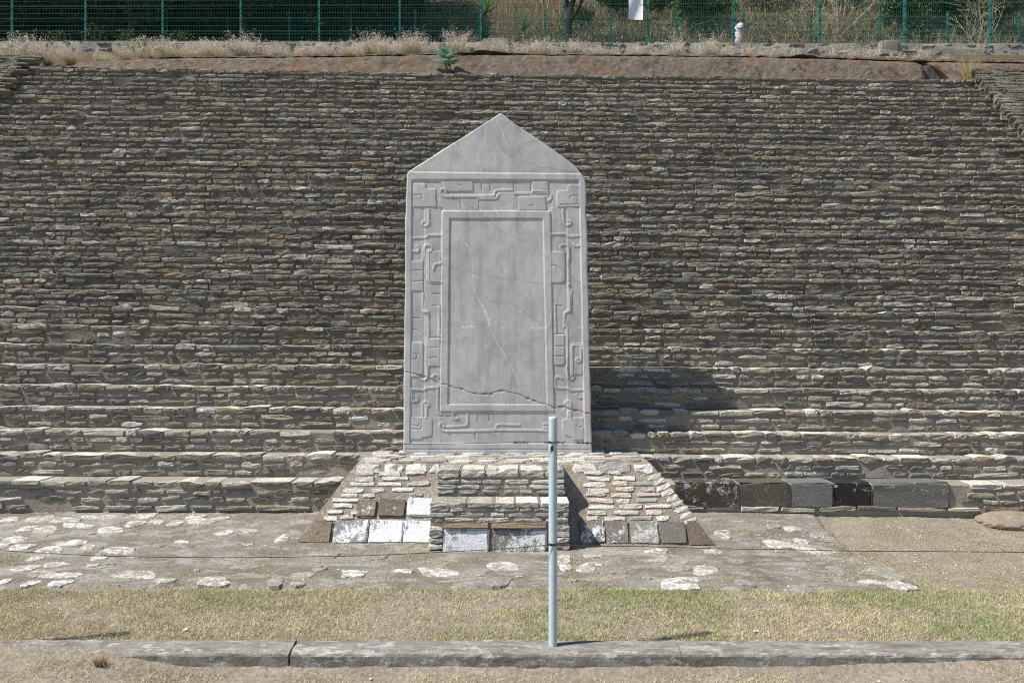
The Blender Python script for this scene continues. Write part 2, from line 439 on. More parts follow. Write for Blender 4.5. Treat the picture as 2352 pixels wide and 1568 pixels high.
FLAGS = []
for (x, y, w, h) in [(65,575,95,35),(240,572,140,50),(395,577,210,38),(470,610,180,32),(620,557,190,35),(870,553,170,30),(820,597,130,32),(950,590,90,30),(1070,595,100,32),(1190,557,130,28),(1220,580,190,38),(1360,563,90,20),(240,630,220,45),(255,668,130,28),(670,640,170,40),(85,702,170,38),(450,718,170,35),(135,742,150,32),(310,762,160,45),(30,730,80,30),(720,765,220,40),(540,740,100,28),(1365,655,110,26),(1520,645,110,24),(1100,712,80,22),(1720,690,80,40),(150,872,170,35),(340,850,130,30),(260,900,200,32),(380,915,220,36),(190,963,90,30),(370,960,150,28),(820,910,260,45),(1300,950,200,50),(1000,945,120,30),(1670,955,110,35),(1815,965,80,25),(1970,790,170,48),(1850,912,120,35),(2110,905,60,40),(600,810,90,25),(215,815,100,22),(20,955,70,40),(560,855,60,20)]:
    FLAGS.append((x / 2.648, 976 + y / 2.648, w / 2.648, h / 2.648))
for (x, y, w, h) in [(520,620,120,45),(420,710,130,32),(670,697,95,18),(850,705,190,50),(1050,705,150,40),(1190,672,150,45),(1170,750,150,45)]:
    FLAGS.append((631.6 + x / 2.2755, 1004.9 + y / 2.2755, w / 2.2755, h / 2.2755))
for (x, y, w, h) in [(580,200,190,70),(610,275,130,55),(815,300,180,60),(1060,312,220,55),(870,172,170,40),(870,255,220,45),(1480,125,220,40),(1520,175,160,40),(1490,215,160,32),(1670,285,230,70),(1930,310,230,90),(1400,460,170,60),(1700,430,380,100),(130,495,220,50),(370,490,170,60),(2290,420,150,70),(650,470,130,16),(2000,125,180,50)]:
    FLAGS.append((1148.4 + x / 4.096, 1234.6 + y / 4.096, w / 4.096, h / 4.096))
for (x, y, w, h) in [(870,595,70,28),(985,610,100,35),(740,600,140,40),(900,700,150,50),(1035,685,90,30),(1105,730,220,55),(1130,650,90,30),(575,640,110,40),(1250,855,90,45),(1540,870,180,70),(1450,925,130,28),(1620,945,160,40)]:
    FLAGS.append((1435.5 + x / 2.566, 976.2 + y / 2.566, w / 2.566, h / 2.566))
def ground_hit(xd, yd):
    d = 7.0
    for _ in range(12):
        zz = float(pz(PX(xd, d), d)); d = (EYE - zz) * F / (yd - 784.0)
    return PX(xd, d), d
rg = np.random.default_rng(21)
def flagstone(cx, cy, w, dep, tint):
    k = int(rg.integers(13, 19))
    a = np.sort((np.arange(k) + rg.uniform(-.32, .32, k)) * 2 * math.pi / k)
    r = rg.uniform(.86, 1.10, k) * (1 + .16 * np.sin(2 * a + rg.uniform(0, 6)) + .12 * np.sin(3 * a + rg.uniform(0, 6)))
    ca, sa = np.cos(a), np.sin(a)
    sq = 1 / np.maximum(np.abs(ca), np.abs(sa)) ** .45
    ox, oy = ca * r * sq * w / 2, sa * r * sq * dep / 2
    top = np.stack([ox * .95, oy * .94, rg.uniform(.005, .010, k)], 1); mid = np.stack([ox, oy, np.full(k, .0015)], 1); bot = np.stack([ox, oy, np.full(k, -.03)], 1)
    inn = np.stack([ox * .45, oy * .45, rg.uniform(.007, .013, k)], 1)
    V = np.concatenate([top, mid, bot, inn, [[0, 0, .011]]])
    q, t = [], []
    for i in range(k):
        j = (i + 1) % k
        q += [[i, k + i, k + j, j], [k + i, 2 * k + i, 2 * k + j, k + j], [3 * k + i, i, j, 3 * k + j]]
        t.append([4 * k, 3 * k + i, 3 * k + j])
    # follow the fall of the ground
    gx, gy = cx + V[:, 0], cy + V[:, 1]
    z0 = float(pz(cx, cy)) - .035 * float(1 - sstep(-.04, .05, pave_mask(cx, cy))); V[:, 2] += gz(gx, gy) - gz(cx, cy)
    me = mesh_np('flagstone', V, [np.array(q), np.array(t)], tint)
    return link('flagstone', me, M_FLAG, paving, (cx, cy, z0))
M_FLAG = mat_stone('flagstone', crust=(.225, .20, .165), crust_lo=.50, crust_hi=.57, streak=(.8, 1, 1), bumpd=.006)
n_white = 0
for (x, y, w, h) in FLAGS:
    cx, cy = ground_hit(x, y)
    dep = abs(ground_hit(x, y - h / 2)[1] - ground_hit(x, y + h / 2)[1])
    v = rg.uniform(.85, 1.15)
    t = np.array([.60, .58, .54]) * v
    if rg.random() < .12: t = np.array([.40, .345, .28])
    if x > 560 and rg.random() < .4: t = np.array([.30, .285, .265]) * v
    flagstone(cx, cy, w * cy / F * 1.06, max(dep, .06) * 1.05, t)
for k in range(60):                                    # small chips in between
    x, y = rg.uniform(0, 2000), rg.uniform(1190, 1350)
    cx, cy = ground_hit(x, y)
    if pave_mask(cx, cy) < .08 or (abs(cx) < 2.3 and cy > 7.3): continue
    flagstone(cx, cy, rg.uniform(.06, .16), rg.uniform(.04, .09), np.array([.38, .355, .315]) * rg.uniform(.7, 1.2))

# ------------------------------------------------------------------ the great stepped wall
def wy(x): return .020 * x                # the wall is turned a little: farther on its right
def wz(x): return -.0068 * x
STEPS = [(8.70, 0.0, .33, 4, .30)]        # front y, bottom z, top z, courses, tread depth
yk, zk = 9.0, .33
for k in range(27):
    STEPS.append((yk, zk, zk + .245, 3, .235)); yk += .235; zk += .245
TOP_Y, TOP_Z = yk, zk
XL, XR = -9.25, 8.95
def wob(x, k): return .010 * fbm(np.asarray(x) * .55, k * 3.7) + .006 * vnoise(np.asarray(x) * 1.9, k * 5.1)
wall = empty('stepped_wall', (0, 8.7, 0))
tag(wall, 'huge sloping stepped wall of dark weathered stone courses rising behind the grey carved slab', 'stone wall')
xs = np.arange(-12.0, 12.01, .09)
rows_ = []
for k, (y0, z0, z1, nc, tr) in enumerate(STEPS):
    for (yy, zz) in ((y0 + .014, z0 - (.25 if k == 0 else 0)), (y0 + .014, lerp(z0, z1, .5)), (y0 + .014, z1 - .03), (y0 + .03, z1 - .018), (y0 + tr + .02, z1 - .012)):
        n = .006 * vnoise(xs * 6, yy * 9 + zz * 23, k) + .003 * vnoise(xs * 17, zz * 60, k)
        rows_.append(np.stack([xs, yy + wy(xs) + n, zz + wz(xs) + wob(xs, k if zz < z1 - .1 else k + 1)], 1))
rows_ = np.array(rows_); nr, nx = rows_.shape[:2]
ii = np.arange(nr - 1)[:, None] * nx + np.arange(nx - 1)[None]
Q = np.stack([ii, ii + 1, ii + nx + 1, ii + nx], -1).reshape(-1, 4)
link('mortar_core', mesh_np('mortar_core', rows_ - np.array([0, 8.7, 0]), Q, None, False), M_MORTAR, wall)

rg = np.random.default_rng(5)
BLOCK_X0, BLOCK_X1 = PX(1545, 8.73), PX(2183, 8.80)
sx, sz, sw, sh, sf, sd, sk, sy = [], [], [], [], [], [], [], []
for k, (y0, z0, z1, nc, tr) in enumerate(STEPS):
    p = (z1 - z0) / nc
    half = 1176 / F * y0 * 1.06
    for c in range(nc):
        top = c == nc - 1; base0 = (k == 0 and c == 0)
        x = XL - .05 - rg.uniform(0, .2); xe = XR
        while x < xe:
            L = float(np.clip(rg.lognormal(math.log(.215 if k > 7 else .195), .36), .08, .55))
            if top: L *= 1.15
            if base0: L *= 1.7
            gap = rg.uniform(.008, .028) + (.04 * rg.random() if k < 8 and not top else 0)
            cx = x + L / 2
            x += L + gap
            if k == 0 and BLOCK_X0 - .2 < cx < BLOCK_X1 + L / 2 and c > 0: continue
            if rg.random() < (.008 if top else .03 if k > 2 else .06): continue
            thick = (rg.uniform(.50, .80) if k > 7 else rg.uniform(.42, .70)) if not top else rg.uniform(.55, .85)
            sx.append(cx); sw.append(L); sh.append(p * thick); sk.append(k)
            sz.append(z0 + p * (c + .5) + rg.normal(0, .006) + (p * .04 if top else 0))
            fr = rg.uniform(-.003, .010) + (.005 if top else 0) + (.020 if base0 else 0) - (.010 if rg.random() < .15 else 0) + (.010 if rg.random() < .06 else 0)
            sf.append(fr); sd.append(tr * rg.uniform(.85, 1.12) if top else .10); sy.append(y0)
sx, sz, sw, sh, sf, sd, sk, sy = map(np.array, (sx, sz, sw, sh, sf, sd, sk, sy))
sh = np.minimum(sh, .105)
P = stones(sx, sz, sw, sh, sf, sd, .135, 11, .16)
P[..., 1] += sy[:, None] + wy(P[..., 0]); P[..., 2] += wz(P[..., 0]) + np.array([wob(P[i, :, 0], sk[i] + (.0 if (sz[i] - STEPS[sk[i]][1]) < .12 else 1)) for i in range(len(P))])
pale = np.clip(1 - sk / 7.0, 0, 1) * .7 + .18 * np.clip(fbm(sx * .35 + 3, sz * .5) * 2.2, 0, 1) + .15 * (sx > 1.2) * np.clip(1 - sk / 8., 0, 1)
TW = wall_tints(len(P), rg, pale)
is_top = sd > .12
px_x = 1176 + F * sx / sy; px_y = 784 - F * (sz - EYE) / sy
for (wx, wy_d) in [(105, 914), (2290, 1035), (150, 538), (128, 541), (445, 573), (113, 657), (265, 688), (295, 772), (600, 612), (560, 717), (1728, 1018), (2105, 540), (2180, 552), (1735, 550), (1780, 675), (1475, 845), (1290, 237), (170, 310), (230, 505), (2225, 365), (480, 940), (820, 958), (670, 1000), (2060, 480), (1620, 640), (300, 985), (60, 840), (2010, 905), (1890, 860), (740, 300), (390, 470), (860, 470)]:
    i = int(np.argmin((px_x - wx) ** 2 + ((px_y - wy_d) * 2.5) ** 2)); TW[i] = np.array([.66, .64, .59]); sf[i] += 0
visible = (px_x > 10) & (px_x < 2342) & ~((px_x > 930) & (px_x < 1356) & (px_y > 400)) & ~((px_x > 790) & (px_x < 1520) & (px_y > 1045))
score = np.where(visible, sw * sh / sy ** 2, 0)
order = np.argsort(-score); parts_i = order[:290]; rest_i = np.setdiff1d(np.arange(len(P)), parts_i)
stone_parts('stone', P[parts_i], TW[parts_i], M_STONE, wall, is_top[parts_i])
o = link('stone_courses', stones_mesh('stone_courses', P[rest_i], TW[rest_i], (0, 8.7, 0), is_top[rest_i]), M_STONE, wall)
tag(o, kind='stuff')

# the five squared blocks that form the lowest step beside the platform
def rough_block(name, w, h, d, bev, seed, chamfer_top=.0):
    rgb = np.random.default_rng(seed); bm = bmesh.new()
    bmesh.ops.create_cube(bm, size=1.0)
    for v in bm.verts: v.co = Vector((v.co.x * w, v.co.y * d, v.co.z * h))
    if chamfer_top:
        for v in bm.verts:
            if v.co.z > 0 and v.co.y < 0: v.co.y += chamfer_top; 
    bmesh.ops.subdivide_edges(bm, edges=bm.edges[:], cuts=2, use_grid_fill=True)
    bmesh.ops.bevel(bm, geom=[e for e in bm.edges if len(e.link_faces) == 2 and e.calc_face_angle(0) > .6], offset=bev, segments=2, affect='EDGES')
    for v in bm.verts: v.co += Vector(rgb.normal(0, bev * .22, 3))
    bm.normal_update()
    me = bpy.data.meshes.new(name); bm.to_mesh(me); bm.free(); return me
bx = [PX(1548, 8.73), PX(1695, 8.75), PX(1814, 8.76), PX(1914, 8.77), PX(2001, 8.78), PX(2182, 8.79)]
BL = [('dark brown squared block with white lichen splashes', (.075, .062, .045), (.46, .47, .47), .55, .62),
      ('dull brown squared block with one pale lichen spot', (.115, .10, .078), (.42, .43, .43), .66, .70),
      ('plain grey squared block between the brown and the black one', (.17, .168, .155), (.28, .28, .27), .64, .72),
      ('almost black squared block with white specks on its right', (.035, .031, .028), (.50, .50, .49), .62, .67),
      ('long grey squared block speckled with white lichen', (.155, .15, .135), (.50, .50, .50), .62, .66)]
for i, (lab, base, spot, lo, hi) in enumerate(BL):
    w = bx[i + 1] - bx[i] - .008; cx = (bx[i] + bx[i + 1]) / 2
    me = rough_block('cut_block', w, .285, .40, .018, 40 + i)
    o = link('cut_block', me, mat_block('block_stone', base, spot, lo, hi, 7), wall, (cx, 8.70 + .17 + wy(cx) - 8.7 + .022, .187 + wz(cx)))
    o['label'] = lab

# ------------------------------------------------------------------ sloping side ramps of the wall
def ramp_band(name, x0, x1, label, inner_left):
    r = empty(name, ((x0 + x1) / 2, 12, 3)); tag(r, label, 'stone ramp')
    ox = np.array(r.location)
    ang = math.atan2(.245, .235); n_ = np.array([0, -math.sin(ang), math.cos(ang)]); s_ = np.array([0, math.cos(ang), math.sin(ang)])
    base = np.array([0, 9.05, .36]); Ls = 9.25; off = .27
    # core prism
    def pt(x, s, o): return np.array([x, 0, 0]) + base + s_ * s + n_ * o + np.array([0, wy(x), wz(x)])
    ss = np.linspace(0, Ls, 80); V = []
    for s in ss:
        j = .012 * math.sin(s * 9.1) + .01 * math.sin(s * 23)
        V += [pt(x0, s, -.2), pt(x0, s, off - .03 + j), pt(x1, s, off - .03 + j), pt(x1, s, -.2)]
    V = np.array(V); Qs = []
    for i in range(79):
        for a, b in ((0, 1), (1, 2), (2, 3)):
            Qs.append([i * 4 + a, i * 4 + b, i * 4 + 4 + b, i * 4 + 4 + a])
    Qs += [[79 * 4, 79 * 4 + 1, 79 * 4 + 2, 79 * 4 + 3]]
    link('mortar_core', mesh_np('mortar_core', V - ox, np.array(Qs)), M_MORTAR, r)
    # courses of thin slabs over the slope, corner slabs turned along the edge
    rgr = np.random.default_rng(int(abs(x0) * 10)); cs, cz_, cw, ch, cf = [], [], [], [], []
    s = .02
    while s < Ls - .03:
        hh = rgr.uniform(.045, .075); x = x0 - rgr.uniform(0, .1)
        while x < x1:
            L = rgr.uniform(.16, .42); cs.append(x + L / 2); cz_.append(s + hh / 2); cw.append(L); ch.append(hh * .86); cf.append(rgr.uniform(-.012, .018)); x += L + .012
        s += hh
    A = stones(np.array(cs), np.array(cz_), np.array(cw), np.array(ch), np.array(cf), .09, .13, 77)
    Pw = A[..., 0:1] * np.array([1, 0, 0]) + base + A[..., 2:3] * s_ + (off - A[..., 1:2]) * n_
    Pw[..., 1] += wy(Pw[..., 0]); Pw[..., 2] += wz(Pw[..., 0])
    tt = wall_tints(len(Pw), rgr, np.full(len(Pw), .0)) * .66
    vis = np.array([9.0 < abs(p[:, 0].mean()) < abs(p[:, 1].mean()) * 1176 / F * 1.0 and p[:, 2].mean() > 5 for p in Pw])
    iv = np.where(vis)[0][:120]; stone_parts('stone', Pw[iv], tt[iv], M_STONE, r)
    ir = np.setdiff1d(np.arange(len(Pw)), iv)
    tag(link('stone_courses', stones_mesh('stone_courses', Pw[ir], tt[ir], ox), M_STONE, r), kind='stuff')
    # side face towards the stairs: slabs lying across
    xe = x0 if not inner_left else x1; sg = -1 if not inner_left else 1
    q = []; s = .05; i = 0
    cs, cz_, cw, ch, cf = [], [], [], [], []
    while s < Ls - .1:
        hh = rgr.uniform(.05, .08); cs.append(off / 2 + rgr.uniform(-.02, .02)); cz_.append(s); cw.append(off * rgr.uniform(.85, 1.1)); ch.append(hh * .9); cf.append(rgr.uniform(-.01, .02)); s += hh
    A = stones(np.array(cs), np.array(cz_), np.array(cw), np.array(ch), np.array(cf), .10, .13, 78)
    lean = .55
    Pw = np.array([0, 0, 0]) + base + A[..., 0:1] * n_ + (A[..., 2:3] + lean * (A[..., 0:1] - off / 2)) * s_
    Pw[..., 0] = xe - sg * A[..., 1] * -1 * -1
    Pw[..., 1] += wy(xe); Pw[..., 2] += wz(xe)
    tt = wall_tints(len(Pw), rgr, np.full(len(Pw), .0)) * .7
    iv = np.where(Pw[:, :, 2].mean(1) > 5.2)[0]; stone_parts('edge_stone', Pw[iv], tt[iv], M_STONE, r)
    return r
ramp_band('side_ramp', XR, XR + 5.5, 'sloping side ramp of thin stone slabs by the upper right corner of the wall', False)
ramp_band('side_ramp', XL - 5.5, XL, 'sloping side ramp in shade by the upper left corner of the wall', True)

# ------------------------------------------------------------------ cornice of cracked plaster over the wall
cornice = empty('plaster_cornice', (0, TOP_Y, TOP_Z))
tag(cornice, 'cracked rust brown plaster cornice along the top of the stepped wall', 'cornice')
B_x = [-700, 50, 300, 600, 900, 1050, 1300, 1650, 1900, 2150, 2352, 3100]; B_y = [143, 149, 153, 156, 160, 162, 165, 169, 173, 180, 181, 184]
T_x = [-700, 50, 222, 359, 513, 804, 900, 1060, 1300, 1800, 2000, 2065, 2352, 3100]; T_y = [147, 148, 147, 138.5, 136.5, 132, 128, 125.5, 124.5, 126.5, 131, 134, 136, 138]
def corn_lo(xp):
    d = TOP_Y + .06; return PX(xp, d), d + wy(PX(xp, d)), PZ(np.interp(xp, B_x, B_y), d) - .09
def corn_hi(xp):
    d = TOP_Y + .36; return PX(xp, d), d + wy(PX(xp, d)), PZ(np.interp(xp, T_x, T_y), d)
def plaster_slab(xa, xb, ea, eb, seed):
    """slab between pixel columns; ea/eb give the end shape as offsets along x for t=0 (foot)..1 (top)"""
    n = max(8, int((xb - xa) / 9)); m = 8; V = []
    for j in range(m + 1):
        t = j / m
        for i in range(n + 1):
            u = i / n
            xp = lerp(xa + np.interp(t, *ea), xb + np.interp(t, *eb), u) + (2.5 * vnoise(i * .9, j * 1.3, seed) if i in (0, n) else 0)
            lo = np.array(corn_lo(xp)); hi = np.array(corn_hi(xp))
            p = lo + (hi - lo) * t
            e = min(i, n - i) * (xb - xa) / n
            p[1] += .05 * (1 - min(1, e / 14)) ** 2 + .10 * max(0, t - .86) / .14 * .6
            p[1] += .018 * fbm(xp * .03, t * 2, seed) + .010 * vnoise(xp * .11, t * 6, seed)
            p[2] += (.016 * fbm(xp * .05, 9.0, seed) if j == m else 0)
            V.append(p)
    base = len(V)
    for i in range(n + 1): q = V[m * (n + 1) + i]; V.append(q + np.array([0, .30, .015]))
    for i in range(n + 1): q = V[i]; V.append(q + np.array([0, .45, 0]))
    V = np.array(V); Q = []
    for j in range(m):
        for i in range(n): a = j * (n + 1) + i; Q.append([a, a + 1, a + n + 2, a + n + 1])
    for i in range(n):
        a = m * (n + 1) + i; Q.append([a, a + 1, base + i + 1, base + i])
        b = base + (n + 1) + i; Q.append([b + 1, b, base + i, base + i + 1]); Q.append([i + 1, i, b, b + 1])
    T = []
    for i, f in ((0, 0), (n, 1)):
        col = [j * (n + 1) + i for j in range(m + 1)]
        bt, bb = base + i, base + n + 1 + i
        for j in range(m):
            T.append([col[j], col[j + 1], bb] if f else [col[j + 1], col[j], bb])
        T.append([col[m], bt, bb] if f else [bt, col[m], bb])
    me = mesh_np('plaster_slab', V - np.array(cornice.location), [np.array(Q), np.array(T)], None, False)
    return link('plaster_slab', me, M_PLASTER, cornice)
Z2 = ([0, 1], [0, 0])
plaster_slab(150, 1032, ([0, 1], [0, 60]), ([0, 1], [8, -10]), 1)
plaster_slab(1036, 2126, ([0, 1], [8, -10]), ([0, .15, .35, .6, .85, 1], [-6, 6, 12, 10, 5, -6]), 2)
plaster_slab(2150, 3100, ([0, .25, .5, .75, .92, 1], [62, 48, 34, 14, -4, -14]), Z2, 3)
# rubble core seen in the broken gap and the earth behind
xs_ = np.linspace(-700, 3100, 300); V = []
for xp in xs_:
    d = TOP_Y + .34; X0 = PX(xp, d)
    lo = PZ(np.interp(xp, B_x, B_y), TOP_Y + .06); hi = PZ(np.interp(xp, T_x, T_y), TOP_Y + .36)
    V += [(X0, TOP_Y + .12 + wy(X0), lo - .12 + .01 * math.sin(xp)), (X0, TOP_Y + .40 + wy(X0), lo + .02), (X0, TOP_Y + .42 + .04 * vnoise(xp * .1, 0) + wy(X0), hi - .07), (X0, TOP_Y + .9 + wy(X0), hi - .03)]
V = np.array(V); Q = [[i * 4 + a, i * 4 + 4 + a, i * 4 + 5 + a, i * 4 + 1 + a] for i in range(len(xs_) - 1) for a in range(3)]
link('rubble_core', mesh_np('rubble_core', V - np.array(cornice.location), np.array(Q), None, False), M_MORTAR, cornice)
# thin crust that lifts behind the slab, with two raised flaps
def crust(xa, xb, lift, thick, name, y_front=.42):
    n = int((xb - xa) / 6) + 2; V = []
    for i in range(n):
        xp = lerp(xa, xb, i / (n - 1)); d = TOP_Y + y_front + .03 * vnoise(xp * .07, 4.4) + .012 * vnoise(xp * .4, 1.4)
        hi = PZ(np.interp(xp, T_x, T_y), TOP_Y + .36); X0 = PX(xp, d); yy = d + wy(X0)
        zb = hi + .022 + lift(xp) + .012 * vnoise(xp * .06, 7.7)
        V += [(X0, yy, zb), (X0, yy + .015, zb + thick * (1 + .4 * vnoise(xp * .15, 2))), (X0, yy + .7, hi + .035 + lift(xp) * .15), (X0, yy + .7, hi - .03)]
    Q = []
    for i in range(n - 1):
        a = i * 4
        for (p_, q_) in ((0, 1), (1, 2), (2, 3), (3, 0)): Q.append([a + p_, a + 4 + p_, a + 4 + q_, a + q_])
    return link(name, mesh_np(name, np.array(V) - np.array(cornice.location), np.array(Q), None, False), M_PLASTER, cornice)
crust(350, 1068, lambda x: 0, .03, 'crust_layer')
crust(1205, 1826, lambda x: 0, .022, 'crust_layer')
crust(1900, 3100, lambda x: .01, .04, 'crust_layer')
crust(1062, 1208, lambda x: float(np.interp(x, [1062, 1098, 1120, 1160, 1208], [.0, .085, .075, .045, .0])), .018, 'lifted_flap')['label'] = 'long dark flap of plaster lifted off the ledge'
crust(1822, 1905, lambda x: float(np.interp(x, [1822, 1850, 1870, 1905], [.0, .075, .06, .0])), .016, 'lifted_flap')['label'] = 'short dark flap of plaster lifted off the ledge'

# ------------------------------------------------------------------ slope above, path and hillside
def fence_y(x): return 24.4 - .13 * np.asarray(x, float)
def fence_z(x): return 10.97 - .051 * np.asarray(x, float)
def back_y(x): return 30.5 - .13 * np.asarray(x, float)
def back_z(x): return 12.43 - .058 * np.asarray(x, float)
def crest_z(x):
    xp = 1176 + F * np.asarray(x, float) / 15.5
    return EYE - (np.interp(xp, T_x, T_y) - 784) * 15.46 / F
def terr(x, y):
    x = np.asarray(x, float); y = np.asarray(y, float)
    cy = TOP_Y + .7 + wy(x); cz = crest_z(x) + .02
    f0 = fence_y(x) - .25; fb = fence_z(x) - .40; f1 = fence_y(x) + .3; b0 = back_y(x); bz_ = back_z(x)
    z1 = cz + (fb - cz) * (y - cy) / (f0 - cy)
    z2 = fence_z(x) - .05 + (bz_ - fence_z(x) + .05) * (y - f1) / (b0 - f1)
    z3 = bz_ + .78 * (y - b0)
    return np.where(y < f0 + .3, z1, np.where(y < b0, z2, z3))
xs = np.linspace(-60, 60, 260)
ys_u = np.concatenate([np.linspace(0, 1, 24), np.linspace(1.03, 2, 12), np.linspace(2.05, 6, 40)])
X = np.tile(xs, (len(ys_u), 1)); Y = np.zeros_like(X)
for j, u in enumerate(ys_u):
    cy = TOP_Y + .7 + wy(xs)
    Y[j] = cy + (fence_y(xs) - .25 - cy) * u if u <= 1 else (fence_y(xs) + (back_y(xs) - fence_y(xs)) * (u - 1) if u <= 2 else back_y(xs) + (u - 2) * 5.0)
Z = terr(X, Y) + .05 * fbm(X * 1.1, Y * 1.1) * np.where(Y > back_y(X), 4, .5)
nx, ny = len(xs), len(ys_u)
ii = np.arange(ny - 1)[:, None] * nx + np.arange(nx - 1)[None]
hill = link('hillside', mesh_np('hillside', np.stack([X, Y, Z], -1), np.stack([ii, ii + 1, ii + nx + 1, ii + nx], -1).reshape(-1, 4), None, True), M_SLOPE)
tag(hill, 'brown hillside that climbs behind the green fences', kind='structure')

# ------------------------------------------------------------------ low rubble wall that carries the front fence
low = empty('rubble_wall', (0, 24.2, 10.6))
tag(low, 'low grey rubble wall under the taller green mesh fence', 'wall')
xs = np.arange(-19, 17, .12); prof = [(-.20, -.55), (-.21, -.2), (-.19, -.03), (-.05, .0), (.22, .0), (.25, -.5)]
V = []
for (py, pz_) in prof:
    V.append(np.stack([xs, fence_y(xs) + py + .03 * vnoise(xs * 2.3, pz_ * 9), fence_z(xs) + pz_ + .02 * vnoise(xs * 1.1, py * 7)], 1))
V = np.array(V); nr, nx = V.shape[:2]; ii = np.arange(nr - 1)[:, None] * nx + np.arange(nx - 1)[None]
M_RUB = mat_mortar('rubble_mortar', (.25, .232, .198), (.37, .348, .30), bumpd=.03)
link('wall_body', mesh_np('wall_body', V - np.array(low.location), np.stack([ii, ii + 1, ii + nx + 1, ii + nx], -1).reshape(-1, 4)), M_RUB, low)
rg = np.random.default_rng(9); c = []
for row in range(2):
    x = -17
    while x < 15:
        L = rg.uniform(.16, .5); c.append((x + L / 2, -.10 - .17 * row + rg.normal(0, .015), L, rg.uniform(.10, .16))); x += L + rg.uniform(.04, .4)
c = np.array(c); A = stones(c[:, 0], c[:, 1], c[:, 2], c[:, 3], rg.uniform(0, .03, len(c)), .15, .2, 4)
A[..., 1] += fence_y(A[..., 0]) - .205; A[..., 2] += fence_z(A[..., 0])
tt = np.array([.20, .195, .185]) * rg.uniform(.6, 1.6, (len(c), 1)); stone_parts('stone', A, tt, M_NOSE, low)
for xp, w in ((1140, .8), (2030, .5)):
    d = 24.4 / (1 + .13 * (xp - 1176) / F); X0 = PX(xp, d)
    me = rough_block('footing', w, .42, .3, .03, int(xp)); link('footing', me, M_RUB, low, np.array([X0, d - .2, float(fence_z(X0)) - (.15 if xp < 1500 else .205)]) - np.array(low.location))

# ------------------------------------------------------------------ green mesh fences
def wires(P0, P1, r):
    """many thin square bars at once"""
    P0 = np.asarray(P0, float); P1 = np.asarray(P1, float); D = P1 - P0; D /= np.linalg.norm(D, axis=1)[:, None]
    ref = np.where(np.abs(D[:, 2:3]) > .7, np.array([[1.0, 0, 0]]), np.array([[0, 0, 1.0]]))
    u = np.cross(D, ref); u /= np.linalg.norm(u, axis=1)[:, None]; w = np.cross(D, u)
    V = np.stack([P0 + r * u, P0 + r * w, P0 - r * u, P0 - r * w, P1 + r * u, P1 + r * w, P1 - r * u, P1 - r * w], 1)
    q = np.array([[0, 1, 5, 4], [1, 2, 6, 5], [2, 3, 7, 6], [3, 0, 4, 7]])
    return V.reshape(-1, 3), (q[None] + (np.arange(len(P0)) * 8)[:, None, None]).reshape(-1, 4)
def mesh_fence(name, label, posts_px, yf, zf, d0, H, pr, shade):
    f = empty(name, (0, d0, float(zf(0)))); tag(f, label, 'fence'); o0 = np.array(f.location)
    pts = []
    for xp in posts_px:
        d = d0 / (1 + .13 * (xp - 1176) / F); X0 = PX(xp, d); pts.append(np.array([X0, float(yf(X0)), float(zf(X0))]))
    col = np.array([.030, .215, .165]) * shade
    for p in pts:
        mb = MB(); mb.box((0, 0, H / 2 + .02), (pr * 2, pr * 2, H + .1), col); mb.box((0, 0, H + .08), (pr * 2.3, pr * 2.3, .03), col * .8)
        po = link('post', mb.mesh('post'), M_TURQ, f, p - o0)
        z = .30
        while z < H:
            cb = MB(); cb.box((0, 0, 0), (pr * 2 + .018, pr * 2 + .02, .035), np.array([.012, .07, .06])); link('clip', CLIP.setdefault((name, pr), cb.mesh('clip')), M_TURQ, po, (0, 0, z)); z += .405
    for a, b in zip(pts[:-1], pts[1:]):
        L = np.linalg.norm(b[:2] - a[:2]); n = int(L / .052); t = (np.arange(n) + .5) / n
        fw = np.array([0, -.055, 0]); base = a + (b - a) * t[:, None] + np.array([0, -.035, 0]); up = np.array([0, 0, 1.0])
        P0, P1 = [], []
        # V folds every 0.405 m: the verticals kink forward there
        zz = [0.04]
        zf_ = .29
        while zf_ < H - .1: zz += [zf_, zf_ + .05, zf_ + .10]; zf_ += .405
        zz.append(H)
        yo = [0] + [v for _ in range((len(zz) - 2) // 3) for v in (0, 1, 0)] + [0]
        for k in range(len(zz) - 1):
            P0.append(base + up * zz[k] + fw * yo[k]); P1.append(base + up * zz[k + 1] + fw * yo[k + 1])
        nv = sum(len(p) for p in P0)
        hz = sorted(set([.06] + [z for z in zz[1:-1] if True] + [zz[1 + 3 * i] + .255 for i in range((len(zz) - 2) // 3)] + [.17]))
        h0 = [a + np.array([0, -.035, z]) + fw * (1 if any(abs(z - zz[2 + 3 * i]) < .01 for i in range((len(zz) - 2) // 3)) else 0) for z in hz]; h1 = [p + (b - a) for p in h0]
        V1, Q1 = wires(np.concatenate(P0), np.concatenate(P1), .0024); V2, Q2 = wires(np.array(h0), np.array(h1), .0036)
        V = np.concatenate([V1, V2]); Q = np.concatenate([Q1, Q2 + len(V1)])
        link('mesh_panel', mesh_np('mesh_panel', V - a, Q, col * .5), M_TURQ, f, a - o0)
    return f
CLIP = {}
mesh_fence('mesh_fence', 'taller turquoise green wire mesh fence standing on the low rubble wall', [-150, 28, 197, 374, 553, 733, 918, 1104, 1296, 1489, 1685, 1883, 2078, 2275, 2480], fence_y, fence_z, 24.4, 2.45, .030, 1.0)
mesh_fence('mesh_fence', 'shorter green wire mesh fence farther back along the path', [-160, -25, 111, 246, 384, 523, 665, 806, 954, 1100, 1252, 1403, 1556, 1708, 1863, 2021, 2177, 2340, 2500], back_y, back_z, 30.5, 2.0, .032, .75)

